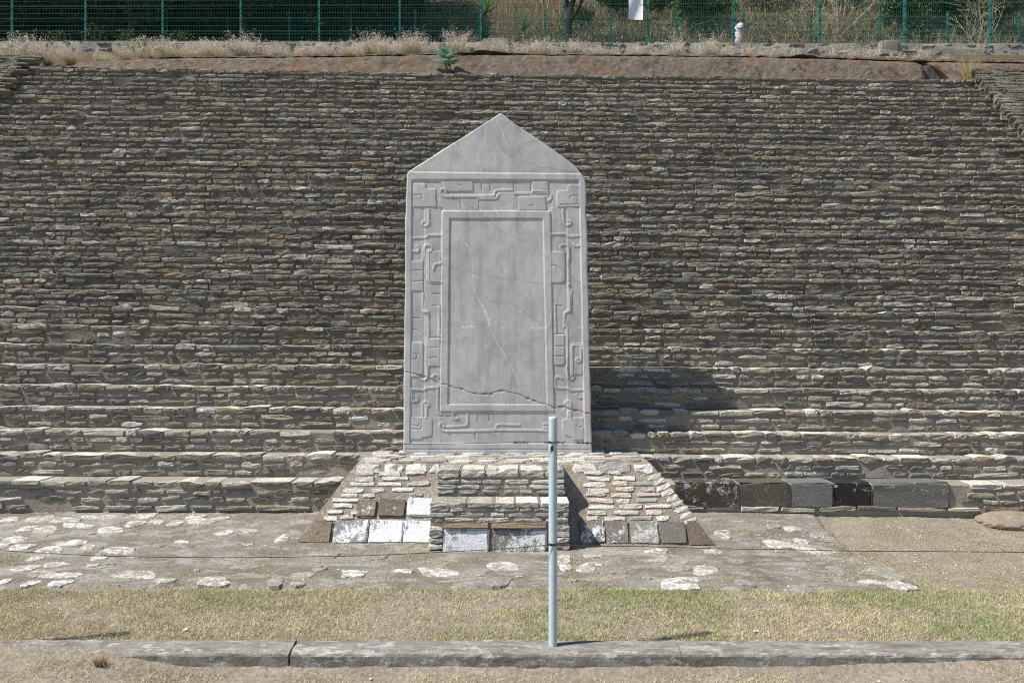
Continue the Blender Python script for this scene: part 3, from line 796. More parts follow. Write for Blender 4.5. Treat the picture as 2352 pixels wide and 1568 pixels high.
# white sheet tied to the fence
mb = MB(); d = 24.4 / (1 + .13 * (1460 - 1176) / F) - .12
n, m = 8, 14; V = []
for j in range(m + 1):
    for i in range(n + 1):
        u, v = i / n, j / m
        x = lerp(1442.5, 1475.5, u) + 1.2 * math.sin(v * 3); y = lerp(-20, 44.5 + 3 * u, v)
        V.append((PX(x, d), d - .03 * math.sin(u * 4 + v * 3) - .02 * v, PZ(y, d)))
Q = [[j * (n + 1) + i, j * (n + 1) + i + 1, (j + 1) * (n + 1) + i + 1, (j + 1) * (n + 1) + i] for j in range(m) for i in range(n)]
V = np.array(V); o0 = V.mean(0); back = V + np.array([0, .004, 0]); V2 = np.concatenate([V, back]); nb = len(V)
edge = [[i, i + 1] for i in range(n)] + [[j * (n + 1) + n, (j + 1) * (n + 1) + n] for j in range(m)]
Q2 = Q + [[a + nb for a in q[::-1]] for q in Q] + [[a, b, b + nb, a + nb] for a, b in edge]
me = mesh_np('notice_sheet', V2 - o0, np.array(Q2), (.74, .76, .80), True)
tag(link('notice_sheet', me, M_PAPER, None, o0), 'blank white sheet hanging from the taller green fence', 'sheet')

# ------------------------------------------------------------------ altar platform with its stepped block
plat = empty('altar_platform', (0, 8.6, 0))
tag(plat, 'low platform of pale stones with sloping sides that carries the grey carved slab', 'platform'); PO = np.array(plat.location)
ZT = .586
tl, tr_, bl, br = np.array([-1.615, 8.27, ZT]), np.array([1.45, 8.27, ZT]), np.array([-2.16, 7.80, -.15]), np.array([2.03, 7.80, -.15])
btl, btr = np.array([-1.72, 9.75, ZT]), np.array([1.43, 9.75, ZT]); bbl, bbr = np.array([-2.22, 9.75, -.2]), np.array([2.08, 9.75, -.2])
def patch(A, B, C, D, n, m, amp, seed):
    """quad A(bottom left) B(bottom right) C(top right) D(top left)"""
    V = []
    nrm = np.cross(B - A, D - A); nrm /= np.linalg.norm(nrm)
    for j in range(m + 1):
        for i in range(n + 1):
            u, v = i / n, j / m; p = lerp(lerp(A, B, u), lerp(D, C, u), v)
            if 0 < i < n and 0 < j < m: p = p + nrm * amp * float(fbm(p[0] * 9, p[1] * 9, p[2] * 9 + seed))
            V.append(p)
    Q = [[j * (n + 1) + i, j * (n + 1) + i + 1, (j + 1) * (n + 1) + i + 1, (j + 1) * (n + 1) + i] for j in range(m) for i in range(n)]
    return np.array(V), np.array(Q)
vs, qs, nn = [], [], 0
for args in ((bl, br, tr_, tl, 90, 20, .003, 1), (bbl, bl, tl, btl, 40, 18, .012, 2), (br, bbr, btr, tr_, 40, 18, .012, 3), (tl, tr_, btr, btl, 80, 36, .003, 4)):
    v, q = patch(*args); vs.append(v); qs.append(q + nn); nn += len(v)
link('mortar_body', mesh_np('mortar_body', np.concatenate(vs) - PO, np.concatenate(qs), None, False), M_LIME, plat)
def pale_t(N, rg, lo=.75, hi=1.15):
    t = np.array([.62, .585, .52]) * rg.uniform(lo, hi, (N, 1)); r = rg.random(N)
    t[r < .12] = np.array([.56, .48, .40]); t[(r > .15) & (r < .27)] = np.array([.36, .345, .315]); return t
sl = tl - bl; H_S = np.linalg.norm([0, sl[1], sl[2]]); up_s = np.array([0, sl[1], sl[2]]) / H_S; out_s = np.array([0, -up_s[2], up_s[1]])
rg = np.random.default_rng(31)
def on_slope(A): 
    P = A[..., 0:1] * np.array([1.0, 0, 0]) + bl * np.array([0, 1, 1]) + A[..., 2:3] * up_s - A[..., 1:2] * out_s
    return P
def edge_x(v, left): return lerp(bl[0], tl[0], v) if left else lerp(br[0], tr_[0], v)
c = []
rows_v = np.linspace(.335, .885, 9)
for r_i, v in enumerate(rows_v):
    s = v * H_S
    for (xa, xb) in ((edge_x(v, True) + .05, -.80), (.72, edge_x(v, False) - .14)):
        x = xa + rg.uniform(0, .06)
        while x < xb - .05:
            L = rg.uniform(.12, .27)
            if x + L > xb + .02: break
            cond = (v < .56 and -1.42 < x + L / 2 < -.70)     # three whitewashed blocks stand here
            if not cond and rg.random() > .05: c.append((x + L / 2, s + rg.normal(0, .006), L, rg.uniform(.036, .052)))
            x += L + rg.uniform(.03, .085)
for (xa, xb) in ((edge_x(.95, True) + .03, -.74), (.62, edge_x(.95, False) - .02)):
    x = xa
    while x < xb - .05:
        L = min(rg.uniform(.20, .36), xb - x); c.append((x + L / 2, .945 * H_S, L, .10)); x += L + .02
c = np.array(c); A = on_slope(stones(c[:, 0], c[:, 1], c[:, 2], c[:, 3], rg.uniform(.010, .020, len(c)), .07, .10, 51, .12))
stone_parts('stone', A, pale_t(len(A), rg), M_PALE, plat)
# slanting corner stones along the right edge and pale ones along the left
for left, lean in ((False, .36),):
    cc = []
    vv = np.arange(.30, .90, .068)
    for v in vv: cc.append((0, 0, rg.uniform(.12, .16), .055))
    cc = np.array(cc); A = stones(cc[:, 0], cc[:, 1], cc[:, 2], cc[:, 3], rg.uniform(.004, .012, len(cc)), .08, .09, 52, .14)
    for i, v in enumerate(vv):
        if left and i % 2: A[i, :, 0] *= .8
        a = A[i].copy(); A[i, :, 2] = a[:, 2] + a[:, 0] * lean
        A[i, :, 0] += edge_x(v, left) + (-.075 if not left else .09); A[i, :, 2] += v * H_S
    stone_parts('corner_stone', on_slope(A), pale_t(len(A), rg, .7, .95), M_PALE, plat)
# big base blocks: (x0, x1, v0, v1, base, lichen/whitewash, lo, hi)
WH = (.72, .73, .74)
blocks = [(-2.115, -1.78, .03, .30, (.22, .175, .125), (.3, .26, .2), .8, .9), (-1.76, -1.42, .03, .31, (.25, .245, .24), WH, .49, .54), (-1.412, -1.075, .03, .31, (.25, .24, .225), WH, .39, .44), (-1.068, -.79, .03, .31, (.25, .235, .215), WH, .39, .43),
          (-1.56, -1.36, .34, .55, (.215, .175, .13), (.62, .56, .43), .58, .60), (-1.34, -1.07, .34, .56, (.17, .14, .105), (.62, .57, .45), .62, .64), (-1.05, -.74, .35, .58, (.30, .28, .25), WH, .38, .42),
          (.66, .92, .03, .31, (.20, .18, .15), WH, .53, .57), (.925, 1.155, .02, .30, (.19, .17, .145), WH, .58, .62), (1.165, 1.45, .02, .30, (.25, .235, .205), (.52, .51, .48), .50, .56), (1.465, 1.72, .02, .29, (.175, .158, .135), (.40, .38, .35), .68, .74), (1.735, 1.995, .0, .30, (.155, .125, .095), (.6, .6, .6), .66, .70)]
for i, (x0, x1, v0, v1, base, spot, lo, hi) in enumerate(blocks):
    me = rough_block('base_block', x1 - x0, (v1 - v0) * H_S - .004, .12, .013, 60 + i)
    if i in (0, len(blocks) - 1):
        for v in me.vertices:
            sgn = -1 if i == 0 else 1
            if v.co.x * sgn > 0: v.co.x -= sgn * .15 * (v.co.z / ((v1 - v0) * H_S) + .5)
    cv = (v0 + v1) / 2; ctr = bl * np.array([0, 1, 1]) + np.array([(x0 + x1) / 2, 0, 0]) + up_s * cv * H_S - out_s * .034
    o = link('base_block', me, mat_block('base_block', base, spot, lo, hi, 6), plat, ctr - PO)
    o.rotation_euler = (-math.atan2(up_s[1], up_s[2]), rg.normal(0, .018), 0)
    if spot == WH: o['label'] = 'base block with flaking whitewash'
# flagstones over the platform top
for r_i, y in enumerate(np.arange(8.36, 9.5, .125)):
    x = -1.62 + rg.uniform(0, .1)
    while x < 1.38:
        L = rg.uniform(.14, .36)
        if x + L < 1.45:
            k = 9; a = (np.arange(k) + rg.uniform(-.3, .3, k)) * 2 * math.pi / k; r = rg.uniform(.85, 1.1, k)
            sq = 1 / np.maximum(np.abs(np.cos(a)), np.abs(np.sin(a))) ** .6
            ox, oy = np.cos(a) * r * sq * L / 2 * .92, np.sin(a) * r * sq * .058
            V = np.concatenate([np.stack([ox * .9, oy * .85, np.full(k, .016)], 1), np.stack([ox, oy, np.full(k, -.02)], 1), [[0, 0, .019]]])
            q = [[i, k + i, k + (i + 1) % k, (i + 1) % k] for i in range(k)]; t = [[2 * k, i, (i + 1) % k] for i in range(k)]
            tn = np.array([.50, .475, .43]) * rg.uniform(.7, 1.15)
            if rg.random() < .2: tn = np.array([.24, .225, .20])
            link('top_stone', mesh_np('top_stone', V, [np.array(q), np.array(t)], tn), M_PALE, plat, np.array([x + L / 2, y + rg.normal(0, .012), ZT]) - PO)
        x += L + .02
# stepped block in the middle
nose = MB()
def nbox(x0, x1, y0, y1, z0, z1): nose.box(((x0 + x1) / 2, (y0 + y1) / 2, (z0 + z1) / 2), (x1 - x0, y1 - y0, z1 - z0))
NX0, NX1 = PX(1004, 7.95), PX(1297, 7.95)
nbox(NX0 + .006, NX1 - .006, 7.958, 8.40, -.25, ZT - .012); nbox(NX0 - .034, NX1 + .014, 7.638, 8.06, -.25, .312)
block = link('mortar_block', nose.mesh('mortar_block'), M_MORTAR_N if 'M_MORTAR_N' in globals() else mat_mortar('nose_mortar', (.20, .18, .15), (.28, .255, .215)), plat, -PO)
c = []; fy_ = []; dp = []
def course(y, z, h, x0, x1, lmin, lmax, dep, gap=.03, fr=0):
    x = x0
    while x < x1 - .03:
        L = min(rg.uniform(lmin, lmax), x1 - x)
        if x1 - (x + L) < .07: L = x1 - x
        c.append((x + L / 2, z, L, h)); fy_.append(y - rg.uniform(.0, .014) - fr); dp.append(dep); x += L + rg.uniform(.012, gap)
for z, h in ((.362, .032), (.412, .036), (.462, .034)): course(7.955, z, h, NX0, NX1, .10, .26, .09, .06)
course(7.95, .545, .078, NX0, NX1, .20, .34, .30, .02)
course(7.635, .295, .048, NX0 - .04, NX1 + .02, .16, .36, .30, .02)
for z, h in ((.250, .032), (.200, .034), (.150, .040)): course(7.635, z, h, NX0 - .04, NX1 + .02, .10, .30, .09, .07)
for zz in (-.10, -.04, .02, .065): c.append((NX0 + .02, zz, .14, .05)); fy_.append(7.60); dp.append(.1)
for zz in (-.10, -.04, .02, .07): c.append((NX1 - .05, zz, .15, .05)); fy_.append(7.62); dp.append(.1)
# side faces of the block: end slabs
c = np.array(c); A = stones(c[:, 0], c[:, 1], c[:, 2], c[:, 3], 0.0, np.array(dp), .11, 61, .14); A[..., 1] += np.array(fy_)[:, None]
tt = np.array([.50, .47, .41]) * rg.uniform(.7, 1.3, (len(c), 1)); stone_parts('stone', A, tt, M_NOSE, plat, np.array(dp) > .12)
for (x0, x1, base, spot, lo, hi) in ((PX(1017, 7.58), PX(1124, 7.58), (.34, .325, .30), WH, .40, .45), (PX(1127, 7.58), PX(1257, 7.58), (.23, .215, .185), WH, .48, .55)):
    me = rough_block('base_block', x1 - x0, .245, .16, .02, int(x0 * 99) % 97, .035)
    link('base_block', me, mat_block('base_block', base, spot, lo, hi, 6), plat, np.array([(x0 + x1) / 2, 7.655, -.048]) - PO)['label'] = 'whitewashed block at the foot of the stepped block'
    me = rough_block('cap_slab', x1 - x0 - .01, .05, .12, .012, int(x0 * 77) % 91, .03)
    link('cap_slab', me, mat_block('brown_cap', (.25, .19, .135), (.3, .26, .2), .62, .7), plat, np.array([(x0 + x1) / 2, 7.640, .102]) - PO)

# ------------------------------------------------------------------ the carved slab
def stela():
    D0 = 9.0; NU, NV = 330, 640
    Lx = [(1043, 926), (900, 927), (750, 928.5), (640, 930.5), (500, 931), (430, 933.5), (405, 934.5), (398, 935.5), (393, 939), (391.5, 941)]
    Rx = [(1043, 1360), (949, 1358.5), (850, 1355), (700, 1351.5), (600, 1349.5), (560, 1349), (500, 1346.5), (440, 1346), (419, 1345.5), (408, 1342.5), (398, 1335), (391.5, 1330.5)]
    L2 = [(391.5, 941), (330, 1038), (280, 1118), (262, 1145), (260, 1148.5)]; R2 = [(391.5, 1330.5), (379, 1319), (355, 1288), (322, 1241), (282, 1180), (263, 1156), (260, 1151.5)]
    yb = np.concatenate([np.linspace(1043, 391.5, 520), np.linspace(390, 260, NV - 520)])
    def bound(tabs):
        t = sorted(set(tabs)); return np.interp(yb, [a for a, _ in t], [b for _, b in t])
    xl = bound(Lx + L2[1:]); xr = bound(Rx + R2[1:])
    chip = lambda y, s: 1.6 * fbm(y * .035, s, 0, 4)
    fade = np.clip((yb - 262) / 25, 0, 1); xl = xl + chip(yb, 3.3) * fade; xr = xr + chip(yb, 8.1) * fade
    u = np.linspace(0, 1, NU); XX = xl[:, None] + (xr - xl)[:, None] * u[None]; YY = np.tile(yb[:, None], (1, NU))
    wobx = 1.1 * fbm(YY * .012, XX * .012 + 4); woby = 1.1 * fbm(XX * .012, YY * .012 + 9)
    PXX, PYY = XX + wobx, YY + woby
    def rect_in(tlx, trx, brx, blx):
        """signed inside distance of a convex quad given corners (x,y) TL TR BR BL"""
        pts = [tlx, trx, brx, blx]; d = np.full(XX.shape, 1e9)
        for (x0, y0), (x1, y1) in zip(pts, pts[1:] + pts[:1]):
            ex, ey = x1 - x0, y1 - y0; l = math.hypot(ex, ey)
            d = np.minimum(d, (ex * (PYY - y0) - ey * (PXX - x0)) / l)
        return d
    def seg_d(poly):
        pts = np.asarray(poly, float); bx0, by0 = pts.min(0) - 14; bx1, by1 = pts.max(0) + 14
        d = np.full(XX.shape, 99.0); msk = (PXX > bx0) & (PXX < bx1) & (PYY > by0) & (PYY < by1)
        px, py = PXX[msk], PYY[msk]; dm = np.full(px.shape, 99.0)
        for (x0, y0), (x1, y1) in zip(pts[:-1], pts[1:]):
            ex, ey = x1 - x0, y1 - y0; t = np.clip(((px - x0) * ex + (py - y0) * ey) / (ex * ex + ey * ey + 1e-9), 0, 1)
            dm = np.minimum(dm, np.hypot(px - x0 - t * ex, py - y0 - t * ey))
        d[msk] = dm; return d
    def smooth_poly(p):
        p = np.asarray(p, float)
        for _ in range(2):
            q = [p[0]]
            for a, b in zip(p[:-1], p[1:]): 
                L = np.hypot(*(b - a)); c = min(.25, 3.0 / (L + 1e-6)); q += [a + (b - a) * c, b - (b - a) * c]
            q.append(p[-1]); p = np.array(q)
        return p
    def poly_in(poly):
        pts = np.asarray(poly, float); ins = np.zeros(XX.shape, bool)
        for (x0, y0), (x1, y1) in zip(pts, np.roll(pts, -1, 0)):
            c = ((y0 > PYY) != (y1 > PYY)) & (PXX < (x1 - x0) * (PYY - y0) / (y1 - y0 + 1e-9) + x0); ins ^= c
        d = seg_d(np.vstack([pts, pts[:1]])); return np.where(ins, d, -d)
    h = np.zeros(XX.shape)                                       # metres towards the viewer
    band = rect_in((946.3, 412.3), (1330.7, 414.2), (1343, 1018.5), (942, 1017.5))
    fr = rect_in((1014.9, 484.5), (1264, 484.5), (1272.5, 943.5), (1011.6, 944.6))
    pan = rect_in((1032.8, 501.6), (1247, 502), (1256.6, 928.2), (1028.7, 928.7))
    E = .9
    inb = sstep(-E, E, band) * (1 - sstep(-E, E, fr))
    h -= .012 * inb
    h -= .0085 * sstep(-E, E, pan) * (1 + .25 * np.exp(-np.maximum(pan, 0) / 8))
    # the band is carved in two gently tilted halves on each side
    for xc, a, b in ((975.3, 946, 1013), (1302.5, 1268, 1336)):
        half = np.where(PXX < xc, (PXX - a) / (xc - a), (PXX - xc) / (b - xc))
        side = (PXX > a - 6) & (PXX < b + 6) & (band > 0) & (fr < 0) & (PYY > 476) & (PYY < 958)
        h -= .006 * np.clip(half, 0, 1) * side * inb - .003 * side * inb
    for yc, a, b in ((446, 414, 484), (988, 946, 1017)):
        half = np.where(PYY < yc, (PYY - a) / (yc - a), (PYY - yc) / (b - yc))
        side = (PXX > 1013) & (PXX < 1268) & (band > 0) & (fr < 0) & (PYY > a - 3) & (PYY < b + 3)
        h -= .004 * np.clip(half, 0, 1) * side * inb
    fills = [[(948,420.6),(977.3,420.6),(979.2,433.4),(1001,433.4),(1002,475.5),(949,475.5)], [(945,786),(970,786),(972,792),(972,858),(966,866),(945,866)],
             [(943,956.5),(988,957.8),(993,963),(993,997.5),(988,1001.4),(971.3,1004),(967.5,1009),(943,1009)],
             [(1291.6,964.2),(1310.8,958.6),(1340.3,959),(1341.6,1010.3),(1316,1010.3),(1313.4,1004),(1296.7,998.8),(1291.6,987.3)],
             [(1279,440.7),(1282,438),(1303,437),(1304.8,426),(1309.4,423.4),(1330.4,424),(1330.4,473.7),(1282.8,475.5),(1279,472)],
             [(1265,577),(1298.4,577),(1298.4,642),(1294,649),(1266,649.5)], [(1012.8,416),(1085.3,417),(1086.8,437.4),(1083.9,439.6),(1024.5,439.6)],
             [(1191.5,483),(1191.5,453.5),(1194.5,451.3),(1253,451.7),(1256,483)], [(1222,417),(1258,417),(1260,440),(1222,440)], [(984,577),(1013,577),(1013,646),(988,646),(984,641)],
             [(945,603),(972,603),(972,668),(945,668)], [(1314,792),(1338,792),(1338,860),(1314,860)], [(984,777),(1011,777),(1011,842),(984,842)], [(1274,768),(1297,768),(1297,838),(1274,838)]]
    for p in fills: h += .0062 * sstep(-.8, .8, poly_in(p)) * inb
    ridges = [[(984.7,481),(984.7,514),(982,519),(971.9,519),(969,514),(972.8,508.5)], [(1013,540.5),(982,540.5),(980,546),(947,547)], [(948,576),(957,579),(961.8,574.4),(961.8,567),(957,565)],
      [(946,601),(971.9,601),(973.7,569),(975.5,564.3),(984.7,562.5),(992,567),(993,572.6),(988,576)], [(982.8,576),(982.8,642),(988,647.7),(1013,647.7)], [(996.6,619),(997.5,609),(1003,605.5),(1013,605)],
      [(971.3,669.4),(971.8,715.5),(976.4,719.4),(981.5,716.8)], [(973.9,714.3),(982.8,714.3),(984.1,774.5)], [(1008.5,701.5),(1008.5,774)], [(981.5,775.8),(980.3,866.8)], [(984,843.7),(984,861.7),(979,872),(967.5,873),(962.3,866.8),(963.6,859)],
      [(993,866.8),(998,860.4),(1007,861.7),(1008.5,866.8)], [(1009.8,879.6),(1008.5,888.6),(977.7,891),(973.9,896.3),(945.7,893.7)], [(945,895),(945,920.6),(954.6,923),(961,916.8),(957,911)], [(971.3,954),(971.3,925.8),(976.4,920.6),(985.4,924.5),(985,931)],
      [(980.3,931),(979.8,956.5)], [(1005.9,892.4),(1005.4,950),(1038,950),(1040.5,946.3)], [(1027.5,989),(1015.7,987.6),(1009,981.8),(1008.7,975.2),(1012.8,970),(1018.7,971.5),(1019.4,977.4)], [(1020,980.3),(1070,978),(1073.6,973),(1073.6,948)],
      [(1040.6,948),(1040.6,959.8),(1046.5,962.7),(1051,961)], [(1027.5,989),(1092,989),(1138.8,987.6),(1140,977.4),(1144.7,975.2),(1193,976)], [(1143,987.6),(1259,988.4)], [(1250,973.7),(1275,973.7)], [(1250,981.8),(1275,981.8)],
      [(1305.7,956.5),(1307,933.4),(1303,927),(1296.7,927),(1298,922),(1305.7,920),(1310.8,924.5),(1311.3,956.5)], [(1290.3,869.4),(1282.6,864.2),(1276,867),(1275,872),(1275,889.9),(1308.3,892.4),(1309.5,896.3),(1339,895)],
      [(1300.6,839.9),(1301.9,861.7),(1309.5,872),(1317,869.4),(1319,863)], [(1299.3,718),(1303,787.3),(1304.4,866.8)], [(1275,701.5),(1276,765.5)], [(1296,751),(1296,720.7),(1303,714.3),(1310.8,716.8),(1312,668)], [(1307,653),(1307.8,713)],
      [(1339.5,790),(1313.4,790.6),(1313.4,861.7)], [(1335.2,795),(1335.2,828.3),(1326.2,832),(1322.4,825.8),(1328.8,823.2)], [(1293.8,481),(1294.7,512),(1302,518.6),(1311,514),(1312,507.6),(1307.5,506.7)], [(1266.3,537.8),(1301,537),(1303,542.4),(1330.4,541.5)],
      [(1292,574.4),(1286.5,569),(1288.3,563.4),(1296.6,560.7),(1305.7,564.4),(1308.5,570.8),(1307.5,595.5)], [(1305.7,569),(1306.6,653)], [(1024.5,438.8),(1021.6,433),(1014.3,433.7),(1012.8,440.3),(1017.2,449),(1023,452),(1134.4,450.6),(1135.9,441.8),(1140.3,437.4),(1179,436.6)],
      [(1099,456.4),(1137.3,456.4),(1143.2,453.5),(1144.7,444),(1261.8,444),(1267,449),(1266.2,457.9),(1259,461.5)], [(1222.3,440.3),(1260.4,441.8)], [(1318,561),(1323,566),(1330,564)], [(1324,905),(1327,912),(1335,913)]]
    for p in ridges:
        d = seg_d(smooth_poly(p)); h += .0048 * sstep(3.3, 2.3, d) * sstep(-2, 2, band)
    inc = [[(950,448),(969,446.6),(970,455.4),(966.7,456.3)], [(949,621),(970,621)], [(950,645.5),(971,645)], [(945.7,668.6),(972.6,668.6)], [(993,673.8),(1012,673.8)], [(993,701),(1012,701)], [(981.5,775),(1012,775)], [(944.4,729.6),(965,730.4)], [(944.4,756.6),(957,757)],
      [(945.7,825.8),(956,825.8),(958,815),(952,812)], [(986.7,798.3),(1006,798.3)], [(985.4,822),(1004.6,821)], [(982.8,842.4),(1006,842)], [(945.7,984),(966,986),(969,979),(969,961)], [(950,975),(960,979),(964,972)], [(1097,948),(1098.5,965.7),(1095,967)], [(1123.8,948),(1124.4,965.7),(1121,967)], [(1092,992),(1142.5,992.8)], [(1091,989),(1092,1009.6)],
      [(1323.6,976),(1325,981),(1331,982),(1336.5,978)], [(1272.4,839),(1301.9,839)], [(1271,766.8),(1298,766.8)], [(1276,795),(1296.7,795)], [(1276,818),(1296,818)], [(1269.8,702),(1290,702)], [(1310.3,457),(1310.3,451.7),(1315,449),(1326.8,449),(1326.8,469),(1289,470)],
      [(1267,609),(1277.3,610),(1280,618.4)], [(1051.6,417),(1052.4,424),(1056.8,427),(1059.7,423.5)], [(1105.8,418.3),(1106.6,437.4)], [(1125.6,417.6),(1126,438.8)], [(1179.8,416),(1179.8,437.4)], [(1220.5,417),(1220.5,441.8)], [(1056.8,454),(1059.7,478.4)], [(1100,456.4),(1100.7,481.3)], [(1217.9,472.5),(1223.7,471.8),(1226,482)], [(934,1031.5),(1356,1032.5)]]
    for p in inc:
        d = seg_d(p); h -= .0045 * sstep(1.8, .5, d)
    # head of the slab sits back behind the raised frame
    yl = np.interp(XX, [935, 1140, 1340], [394.5, 397.5, 399.0]) + woby
    h -= .008 * sstep(1.2, -1.2, PYY - yl) * (1 + .5 * np.exp(-np.maximum(yl - PYY, 0) / 7))
    # break across the foot, chips
    crack = [(920, 853), (945, 856), (962, 862), (985, 868), (1011, 880), (1030, 884), (1042, 889), (1058, 893), (1075, 900), (1092, 904), (1105, 905), (1118, 902), (1130, 905), (1145, 898), (1158, 897), (1175, 901), (1190, 905), (1215, 916), (1228, 918), (1240, 925), (1258, 930), (1275, 936), (1292, 933), (1310, 938), (1326, 942), (1340, 947), (1370, 951)]
    cz = np.array(crack, float); nz_ = 2.2 * fbm(XX * .09, YY * .09, 2, 3); PXX0, PYY0 = PXX, PYY; PYY = PYY + nz_ * 1.6; PXX = PXX + nz_
    dc = seg_d(cz); chipm = np.zeros_like(h)
    for (x, y, r) in ((963, 862, 7), (975, 866, 5), (1113, 905, 10), (1128, 906, 7), (1152, 899, 8), (1060, 893, 6), (1090, 902, 6), (1212, 915, 8), (1226, 919, 6), (1270, 936, 7), (1290, 935, 9), (1305, 938, 7), (1322, 942, 6), (1348, 949, 6)):
        chipm = np.maximum(chipm, sstep(r, r * .35, np.hypot(PXX - x, (PYY - y) * 1.6)))
    h -= .005 * sstep(2.4, .5, dc) + .006 * chipm * (.6 + .8 * np.abs(vnoise(XX * .4, YY * .4)))
    crk = np.clip(.34 * sstep(2.6, .3, dc) * (.5 + .8 * np.abs(vnoise(XX * .2, YY * .2, 4))) + .42 * chipm * (.4 + .9 * np.abs(vnoise(XX * .5, YY * .5))), 0, .8)
    vein = np.zeros_like(h); brown = np.zeros_like(h)
    def v_line(pts, w, s=1.0, arr=None):
        d = seg_d(pts); return s * sstep(w, w * .3, d) * (.55 + .6 * vnoise(XX * .22, YY * .22, 3))
    for pts, w, s in (([(1062, 545), (1080, 575), (1086, 610), (1087, 652), (1090, 668), (1101, 692), (1114, 712), (1121, 728), (1124, 752), (1132, 770), (1150, 800), (1163, 822), (1180, 852), (1192, 880)], 1.8, .9), ([(1112, 712), (1120, 730), (1123, 745)], 4.0, .9),
            ([(1110, 560), (1118, 580)], 1.5, .7), ([(1140, 275), (1152, 300), (1163, 330)], 2.0, .7), ([(1095, 352), (1102, 378), (1104, 395)], 2.2, .9), ([(1042, 325), (1057, 350)], 1.5, .7), ([(1075, 335), (1088, 362)], 1.4, .6), ([(1062, 300), (1072, 320)], 1.5, .5), ([(1117, 290), (1112, 320), (1116, 345)], 2.2, .6), ([(1135, 350), (1138, 372)], 2.0, .7), ([(1128, 335), (1136, 350)], 2.4, .6),
            ([(1122, 300), (1142, 282)], 1.6, .7), ([(965, 385), (973, 372)], 4.0, .5), ([(983, 372), (990, 384), (998, 370)], 1.5, .6), ([(1125, 462), (1148, 500)], 2.0, .7), ([(1010, 455), (1016, 478)], 3.0, .7), ([(1085, 520), (1092, 545)], 1.4, .5), ([(1200, 560), (1238, 575)], 5, .25), ([(1160, 395), (1180, 415)], 2.5, .5)):
        vein = np.maximum(vein, v_line(pts, w, s))
    for pts in ([(940, 393), (1020, 442), (1100, 485), (1148, 530), (1215, 562), (1252, 590), (1290, 618), (1350, 665)], [(1338, 510), (1325, 560), (1290, 650), (1265, 745), (1250, 800)], [(1247, 850), (1240, 905)], [(1020, 610), (1150, 640), (1250, 652)], [(1190, 350), (1200, 330), (1240, 322)], [(1160, 790), (1175, 860), (1170, 940)], [(1120, 690), (1180, 700), (1245, 745)], [(1135, 300), (1160, 350), (1240, 385), (1330, 396)]):
        brown = np.maximum(brown, .42 * sstep(1.1, .3, seg_d(pts)))
    PXX, PYY = PXX0, PYY0
    scr = np.zeros_like(h)
    for (x0, x1, y, w) in ((1060, 1092, 750, 3.5), (1045, 1064, 772.5, 1.2), (1070, 1090, 772.5, 1.0), (1150, 1162, 752, 1.5), (1218, 1256, 753, 3.0), (1270, 1280, 754, 2), (978, 990, 755, 2), (1005, 1016, 756, 2), (1324, 1340, 751, 2)):
        scr = np.maximum(scr, ((XX > x0) & (XX < x1)) * sstep(w, w * .3, np.abs(YY - y + 1.5 * vnoise(XX * .5, y))) * (vnoise(XX * .45, YY * .45, 5) > -.05) * .9)
    scr = np.maximum(scr, .75 * sstep(1.8, .6, seg_d([(1018, 1034), (1016, 1042)])))
    h += .0012 * fbm(XX * .05, YY * .05, 1, 4)
    # worn arris all round
    edge = np.minimum(np.minimum(XX - xl[:, None], xr[:, None] - XX), 999)
    top_d = np.minimum((YY - np.interp(XX, [941, 1148.5, 1151, 1330], [391.5, 260, 260, 391.5])) * .8, 1e3)
    edge = np.minimum(edge, np.maximum(top_d, 0))
    h -= .010 * (1 - np.clip(edge / 2.6, 0, 1)) ** 2
    tint = np.stack([np.clip(vein * .85, 0, 1), np.clip(np.maximum(crk, brown), 0, 1), np.clip(scr, 0, 1)], -1)
    lean = .045; sl_ = (784 - YY) / F; zf0 = EYE - (1043 - 784) * D0 / F
    DD = (D0 + lean * (EYE - zf0)) / (1 - lean * sl_)          # the slab leans back a little towards the wall
    Xw = (XX - 1176) * DD / F; Zw = EYE + sl_ * DD
    zb = Zw[0].mean(); ox, oy = 0.0, D0
    V = np.stack([Xw - PX(1143, D0), DD - D0 - h, Zw - zb], -1).reshape(-1, 3)
    i = np.arange(NV - 1)[:, None] * NU + np.arange(NU - 1)[None]
    Q = np.stack([i, i + 1, i + NU + 1, i + NU], -1).reshape(-1, 4)
    ring = [(0, k) for k in range(NU)] + [(r, NU - 1) for r in range(1, NV)] + [(NV - 1, k) for k in range(NU - 2, -1, -1)] + [(r, 0) for r in range(NV - 2, 0, -1)]
    rid = np.array([r * NU + k for r, k in ring]); n0 = len(V); TH = .27
    mids, backs = V[rid].copy(), V[rid].copy()
    jit = .006 * vnoise(np.arange(len(rid)) * .07, 0)
    mids[:, 1] += .02 ; backs[:, 1] += TH; mids[:, 0] += jit
    V = np.concatenate([V, mids, backs, [[V[:, 0].mean(), TH + .08, 1.8]]]); k = len(rid)
    a = np.arange(k); b = (a + 1) % k
    Q2 = np.stack([rid[b], rid[a], n0 + a, n0 + b], 1); Q3 = np.stack([n0 + b, n0 + a, n0 + k + a, n0 + k + b], 1)
    T = np.stack([np.full(k, n0 + 2 * k), n0 + k + b, n0 + k + a], 1)
    tint = np.concatenate([tint.reshape(-1, 3), np.zeros((2 * k + 1, 3))])
    me = mesh_np('carved_slab', V, [np.concatenate([Q, Q2, Q3]), T], tint, True)
    at = me.polygons; fl = np.ones(len(at), bool); fl[len(Q):] = False; at.foreach_set('use_smooth', fl)
    o = link('stela', me, M_MARBLE, None, (PX(1143, D0), D0, zb))
    tag(o, 'tall grey marble slab with pointed top and carved interlaced border standing on the platform', 'carved slab')
stela()

